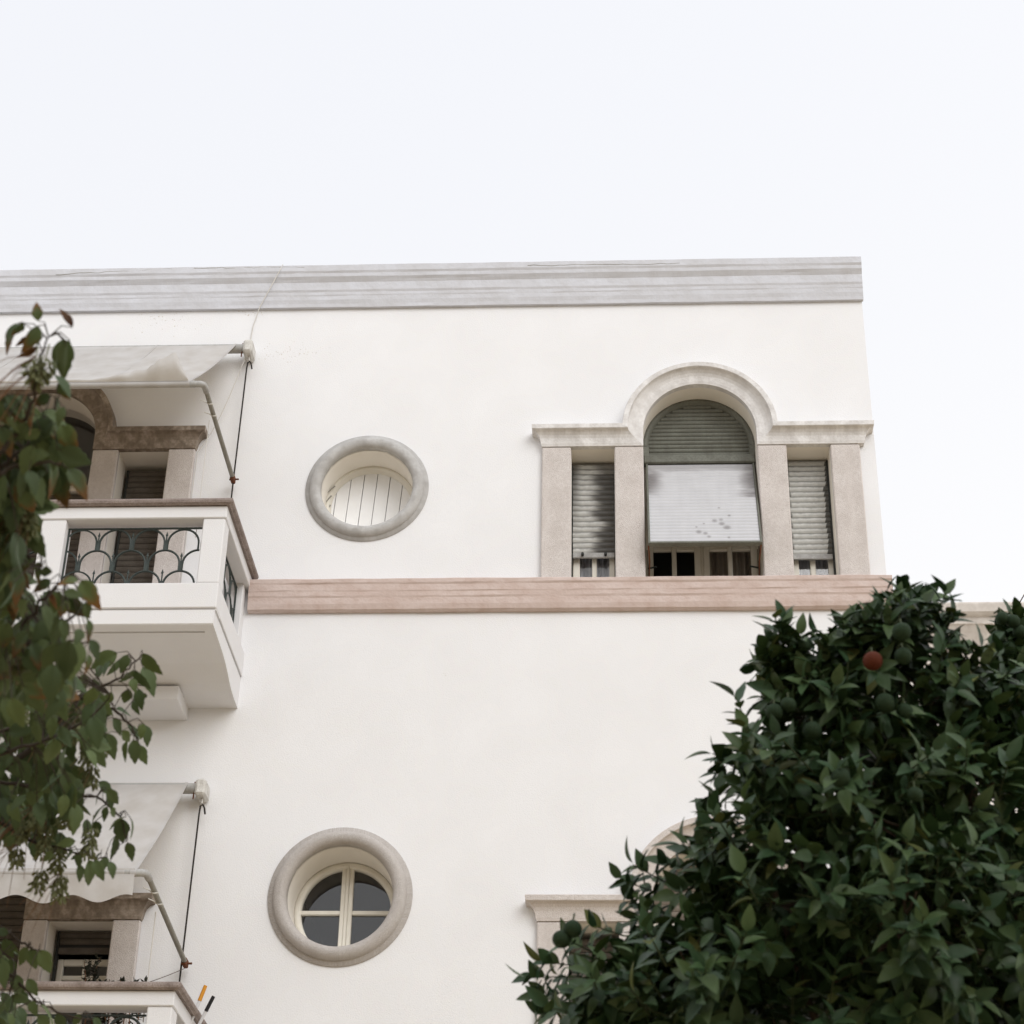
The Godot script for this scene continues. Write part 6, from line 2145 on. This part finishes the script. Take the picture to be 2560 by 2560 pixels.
-1.770,4.513,9.877,-1.810,4.482,9.828,1,
-2.208,4.836,9.184,-2.212,4.786,9.134,0,
-1.995,4.599,9.188,-1.925,4.533,9.182,0,
-1.684,4.391,9.906,-1.657,4.325,9.896,0,
-1.998,4.608,9.717,-1.959,4.548,9.724,1,
-1.709,4.132,9.929,-1.677,4.118,9.882,1,
-1.956,4.684,9.558,-1.948,4.617,9.552,1,
-1.801,4.328,9.969,-1.787,4.282,9.916,1,
-1.723,4.144,9.880,-1.726,4.080,9.881,1,
-1.796,4.369,10.077,-1.838,4.318,10.068,0,
-1.976,4.757,9.612,-2.019,4.698,9.608,0,
-1.838,4.842,9.491,-1.872,4.786,9.478,1,
-1.922,4.153,9.679,-1.914,4.095,9.683,0,
-1.745,4.237,9.758,-1.687,4.241,9.749,1,
-2.009,4.955,9.137,-2.042,4.916,9.081,0,
-1.908,4.610,9.389,-1.876,4.567,9.358,0,
-1.827,4.522,9.949,-1.820,4.490,9.898,1,
-1.838,4.623,9.671,-1.835,4.569,9.608,0,
-1.966,4.619,9.582,-1.933,4.570,9.563,0,
-1.921,4.383,9.607,-1.964,4.329,9.559,0,
-1.852,4.345,9.578,-1.842,4.285,9.580,0,
-1.909,4.418,9.873,-1.939,4.351,9.846,0,
-1.734,4.270,9.579,-1.748,4.221,9.578,1,
-2.029,4.707,9.644,-1.999,4.682,9.600,0,
-1.806,4.889,9.607,-1.846,4.865,9.565,0,
-1.858,3.626,9.022,-1.878,3.582,8.996,0,
-2.022,4.109,8.714,-2.003,4.060,8.697,0,
-1.954,3.782,9.007,-1.927,3.727,8.970,0,
-2.112,3.482,8.539,-2.147,3.444,8.546,0,
-1.802,3.766,9.165,-1.798,3.736,9.119,0,
-2.114,3.464,8.376,-2.106,3.393,8.363,0,
-2.124,4.022,8.962,-2.206,4.013,8.932,0,
-2.260,4.253,8.356,-2.323,4.211,8.293,0,
-1.920,3.637,9.094,-1.839,3.630,9.109,0,
-2.416,4.099,7.823,-2.345,4.058,7.802,0,
-2.178,3.647,7.813,-2.230,3.588,7.794,0,
-1.972,3.415,8.354,-1.937,3.348,8.348,0,
-2.021,3.489,8.019,-1.998,3.428,7.995,0,
-2.007,3.560,8.830,-1.968,3.500,8.799,0,
-2.344,3.770,7.738,-2.333,3.707,7.661,0,
-2.002,3.204,8.796,-2.007,3.150,8.722,0,
-1.942,3.764,8.778,-1.965,3.725,8.762,0,
-1.918,3.360,8.762,-1.951,3.323,8.741,0,
-2.382,4.426,8.118,-2.316,4.418,8.122,0,
-1.840,3.907,8.873,-1.837,3.869,8.819,0,
-1.992,3.758,8.679,-2.035,3.733,8.624,0,
-2.145,3.550,8.071,-2.140,3.504,8.048,0,
-1.801,3.652,8.912,-1.781,3.604,8.893,0,
-2.020,3.395,8.881,-1.999,3.363,8.841,0,
-2.089,3.961,8.465,-2.149,3.917,8.468,0,
-2.305,4.178,8.480,-2.270,4.139,8.463,0,
-2.285,3.702,8.040,-2.320,3.662,8.001,0,
-2.348,3.857,7.799,-2.318,3.805,7.765,0,
-2.078,3.411,8.742,-2.105,3.351,8.689,0,
-2.268,3.959,8.304,-2.229,3.903,8.268,0,
-2.144,3.695,8.058,-2.138,3.616,8.051,0,
-2.160,3.915,8.027,-2.174,3.872,7.963,0,
-2.049,3.441,7.991,-2.089,3.408,7.966,0,
-1.860,3.259,8.980,-1.814,3.220,8.986,0,
-1.920,3.205,8.967,-1.864,3.178,8.932,0,
-2.192,3.453,8.504,-2.147,3.396,8.512,0,
-1.949,3.751,8.537,-1.959,3.693,8.532,0,
-1.904,3.940,9.170,-1.880,3.883,9.148,0,
-1.893,3.657,9.215,-1.906,3.585,9.213,0,
-1.960,3.586,8.686,-1.941,3.539,8.622,0,
-2.200,3.540,8.131,-2.133,3.471,8.132,0,
-1.918,3.765,9.096,-1.933,3.706,9.101,0,
-2.236,3.791,8.556,-2.211,3.750,8.518,0,
-2.315,3.578,7.602,-2.369,3.550,7.604,0,
-1.899,3.426,8.437,-1.938,3.386,8.419,0,
-1.976,3.841,8.990,-1.999,3.785,8.932,0,
-1.901,3.384,9.083,-1.855,3.349,9.075,0,
-2.112,3.910,8.045,-2.106,3.843,8.048,0,
-1.952,3.670,8.897,-1.942,3.622,8.874,0,
-1.860,4.021,8.928,-1.866,3.958,8.927,0,
-1.776,3.661,9.085,-1.786,3.628,9.041,0,
-2.210,4.246,8.223,-2.208,4.191,8.213,0,
-2.053,3.767,8.264,-2.078,3.730,8.238,0,
-2.270,3.482,7.911,-2.292,3.412,7.870,0,
-2.495,3.574,7.666,-2.535,3.527,7.630,0,
-1.917,3.379,8.306,-1.935,3.315,8.295,0,
-1.931,3.290,8.521,-1.895,3.297,8.482,0,
-2.294,3.953,8.300,-2.347,3.928,8.271,0,
-2.195,4.191,8.503,-2.143,4.148,8.466,0,
-2.525,4.031,7.818,-2.582,4.024,7.809,0]
const ELDER_SHOOTS := [[-1.494,4.163,10.023,-1.450,4.232,10.027,-1.415,4.257,10.083,-1.396,4.286,10.123,-1.394,4.371,10.124,-1.380,4.419,10.141],
[-1.526,4.186,9.922,-1.462,4.249,9.921,-1.397,4.261,9.968],
[-1.495,4.118,9.996,-1.450,4.153,9.979,-1.369,4.137,10.009,-1.328,4.118,10.018],
[-1.559,4.050,9.726,-1.538,4.091,9.714,-1.483,4.029,9.717,-1.444,4.007,9.726],
[-1.561,3.845,9.603,-1.496,3.923,9.611,-1.436,3.960,9.674,-1.390,3.977,9.704,-1.365,4.001,9.667],
[-1.593,3.841,9.486,-1.488,3.938,9.503,-1.410,3.951,9.550,-1.366,3.977,9.586],
[-1.593,3.825,9.477,-1.507,3.889,9.475,-1.410,3.902,9.521,-1.356,3.891,9.534],
[-1.993,4.189,8.318,-1.839,4.256,8.315,-1.712,4.291,8.371,-1.590,4.332,8.412,-1.540,4.399,8.399,-1.517,4.428,8.404],
[-1.714,4.294,8.364,-1.615,4.273,8.311,-1.551,4.214,8.316,-1.518,4.155,8.302],
[-1.994,4.057,8.240,-1.864,4.051,8.193,-1.738,4.023,8.213,-1.640,4.001,8.217,-1.591,3.971,8.146,-1.576,3.910,8.099],
[-1.995,3.957,8.180,-1.912,3.918,8.117,-1.832,3.886,8.136,-1.757,3.868,8.145,-1.699,3.865,8.089,-1.637,3.865,8.075],
[-1.998,3.679,8.014,-1.957,3.649,7.959,-1.881,3.603,7.970,-1.843,3.589,7.983],
[-2.000,3.539,7.930,-1.940,3.530,7.886,-1.859,3.456,7.881,-1.775,3.416,7.875,-1.686,3.414,7.819],
[-1.867,3.969,8.646,-1.723,4.021,8.634,-1.582,4.064,8.694,-1.507,4.120,8.747]]
const ELDER_SEEDS := [-1.824,3.953,8.167,0.100,
-1.676,3.947,8.155,0.100,
-1.884,3.967,8.179,0.079,
-1.834,3.829,8.094,0.069,
-1.774,3.814,8.081,0.084,
-1.674,4.115,8.255,0.058,
-1.917,3.887,8.133,0.063,
-1.778,3.898,8.131,0.079,
-1.664,4.240,8.446,0.114,
-1.682,4.199,8.306,0.100,
-1.636,4.180,8.291,0.058,
-1.828,4.233,8.451,0.057,
-1.532,3.881,9.507,0.068,
-1.562,3.887,9.512,0.055,
-1.404,4.365,10.138,0.048,
-1.376,4.369,10.139,0.044,
-1.390,4.347,10.127,0.052,
-1.513,4.179,9.800,0.075,
-1.488,4.180,9.799,0.075,
-1.535,4.179,9.801,0.075,
-1.529,4.132,9.773,0.063,
-1.547,4.141,9.779,0.063,
-1.484,4.148,9.780,0.063,
-1.747,4.253,8.342,0.079,
-1.793,4.237,8.335,0.079,
-1.749,4.010,8.196,0.069,
-1.851,4.000,8.197,0.074]
const ORANGE_LOBES := [0.872,4.523,8.112,0.143,
0.708,4.298,8.162,0.174,
1.028,4.379,8.016,0.202,
0.579,4.440,8.196,0.082,
0.517,4.078,8.158,0.149,
0.758,3.978,8.201,0.247,
1.096,4.020,8.031,0.253,
0.325,3.824,8.018,0.120,
0.497,3.671,8.150,0.266,
0.851,3.571,8.185,0.316,
1.206,3.638,8.029,0.268,
0.120,3.624,7.911,0.097,
-0.034,3.453,7.877,0.130,
0.259,3.420,8.072,0.252,
0.549,3.184,7.914,0.362,
1.036,3.194,7.890,0.362,
0.114,3.186,7.708,0.272,
1.550,4.201,7.761,0.278,
1.603,3.689,7.685,0.351,
1.517,4.468,7.689,0.162,
1.351,4.400,7.775,0.135,
1.178,4.459,7.938,0.109,
1.492,4.898,7.482,0.082,
1.448,4.753,7.514,0.065,
0.967,4.685,8.086,0.084,
0.793,4.567,8.143,0.083,
1.781,3.305,7.328,0.416,
1.059,4.176,7.426,0.328,
0.626,3.716,7.294,0.373,
1.354,3.730,7.025,0.448,
0.210,3.530,7.208,0.311]
const ORANGE_SPRIGS := [0.579,4.440,8.196,0.505,4.604,8.357,
0.566,4.495,8.230,0.537,4.599,8.352,
0.572,4.428,8.190,0.466,4.515,8.306,
0.585,4.440,8.196,0.446,4.476,8.284,
0.578,4.406,8.176,0.498,4.560,8.331,
0.676,4.475,8.211,0.691,4.530,8.302,
0.742,4.521,8.235,0.734,4.598,8.339,
0.794,4.555,8.252,0.808,4.593,8.332,
0.899,4.607,8.277,0.911,4.643,8.356,
0.938,4.619,8.282,0.957,4.657,8.361,
1.028,4.571,8.247,1.075,4.684,8.370,
1.041,4.549,8.233,1.111,4.616,8.327,
0.859,4.590,8.269,0.873,4.644,8.359,
1.105,4.461,8.177,1.161,4.528,8.272,
1.117,4.438,8.163,1.199,4.473,8.237,
0.545,4.327,8.131,0.471,4.382,8.227,
0.505,4.204,8.059,0.418,4.282,8.170,
0.504,4.170,8.039,0.372,4.225,8.139,
0.465,4.136,8.021,0.282,4.213,8.137,
0.439,4.113,8.009,0.288,4.163,8.106,
0.399,4.023,7.958,0.268,4.085,8.061,
0.360,4.000,7.946,0.261,4.046,8.038,
0.255,3.887,7.885,0.124,3.900,7.959,
0.189,3.841,7.861,0.021,3.898,7.964,
0.150,3.818,7.850,-0.018,3.853,7.939,
0.097,3.761,7.819,0.020,3.809,7.911,
0.019,3.704,7.790,-0.097,3.718,7.864,
-0.086,3.612,7.742,-0.278,3.615,7.813,
-0.125,3.589,7.730,-0.330,3.564,7.786,
-0.152,3.544,7.705,-0.292,3.515,7.754,
-0.165,3.488,7.672,-0.280,3.466,7.724,
-0.085,3.657,7.768,-0.187,3.683,7.848,
0.833,4.545,8.243,0.840,4.611,8.341,
0.976,4.581,8.256,0.995,4.647,8.353,
1.433,4.872,7.469,1.402,4.911,7.553,
1.448,4.897,7.484,1.439,4.999,7.603,
1.491,4.860,7.459,1.483,4.987,7.594,
1.432,4.797,7.424,1.394,4.799,7.486,
0.538,4.260,8.091,0.515,4.328,8.191,
1.402,4.670,7.351,1.306,4.722,7.446,
1.092,4.505,8.204,1.046,4.592,8.317,
0.715,4.453,8.196,0.671,4.475,8.270]
const ORANGE_FRUIT := [0.610,4.502,8.290,0.0232,
0.889,4.440,8.504,0.0298,
0.798,4.360,8.462,0.0311,
0.893,4.375,8.465,0.0274,
0.491,4.218,8.396,0.0274,
0.535,4.238,8.405,0.0249,
0.608,4.170,8.360,0.0298,
0.836,4.248,8.393,0.0323,
0.896,4.228,8.377,0.0261,
0.664,3.938,8.533,0.0297,
1.383,4.919,7.676,0.0244,
1.422,4.910,7.668,0.0258,
1.446,4.879,7.648,0.0258,
1.367,4.861,7.642,0.0258,
1.371,4.738,7.568,0.0244,
1.404,4.828,7.620,0.0258,
-0.140,3.621,8.100,0.0285,
-0.175,3.593,8.085,0.0297,
0.134,3.618,8.082,0.0285,
0.136,3.552,8.042,0.0273,
-0.108,3.439,7.989,0.0273,
0.787,3.608,8.328,0.0238,
0.885,3.900,8.497,0.0238]
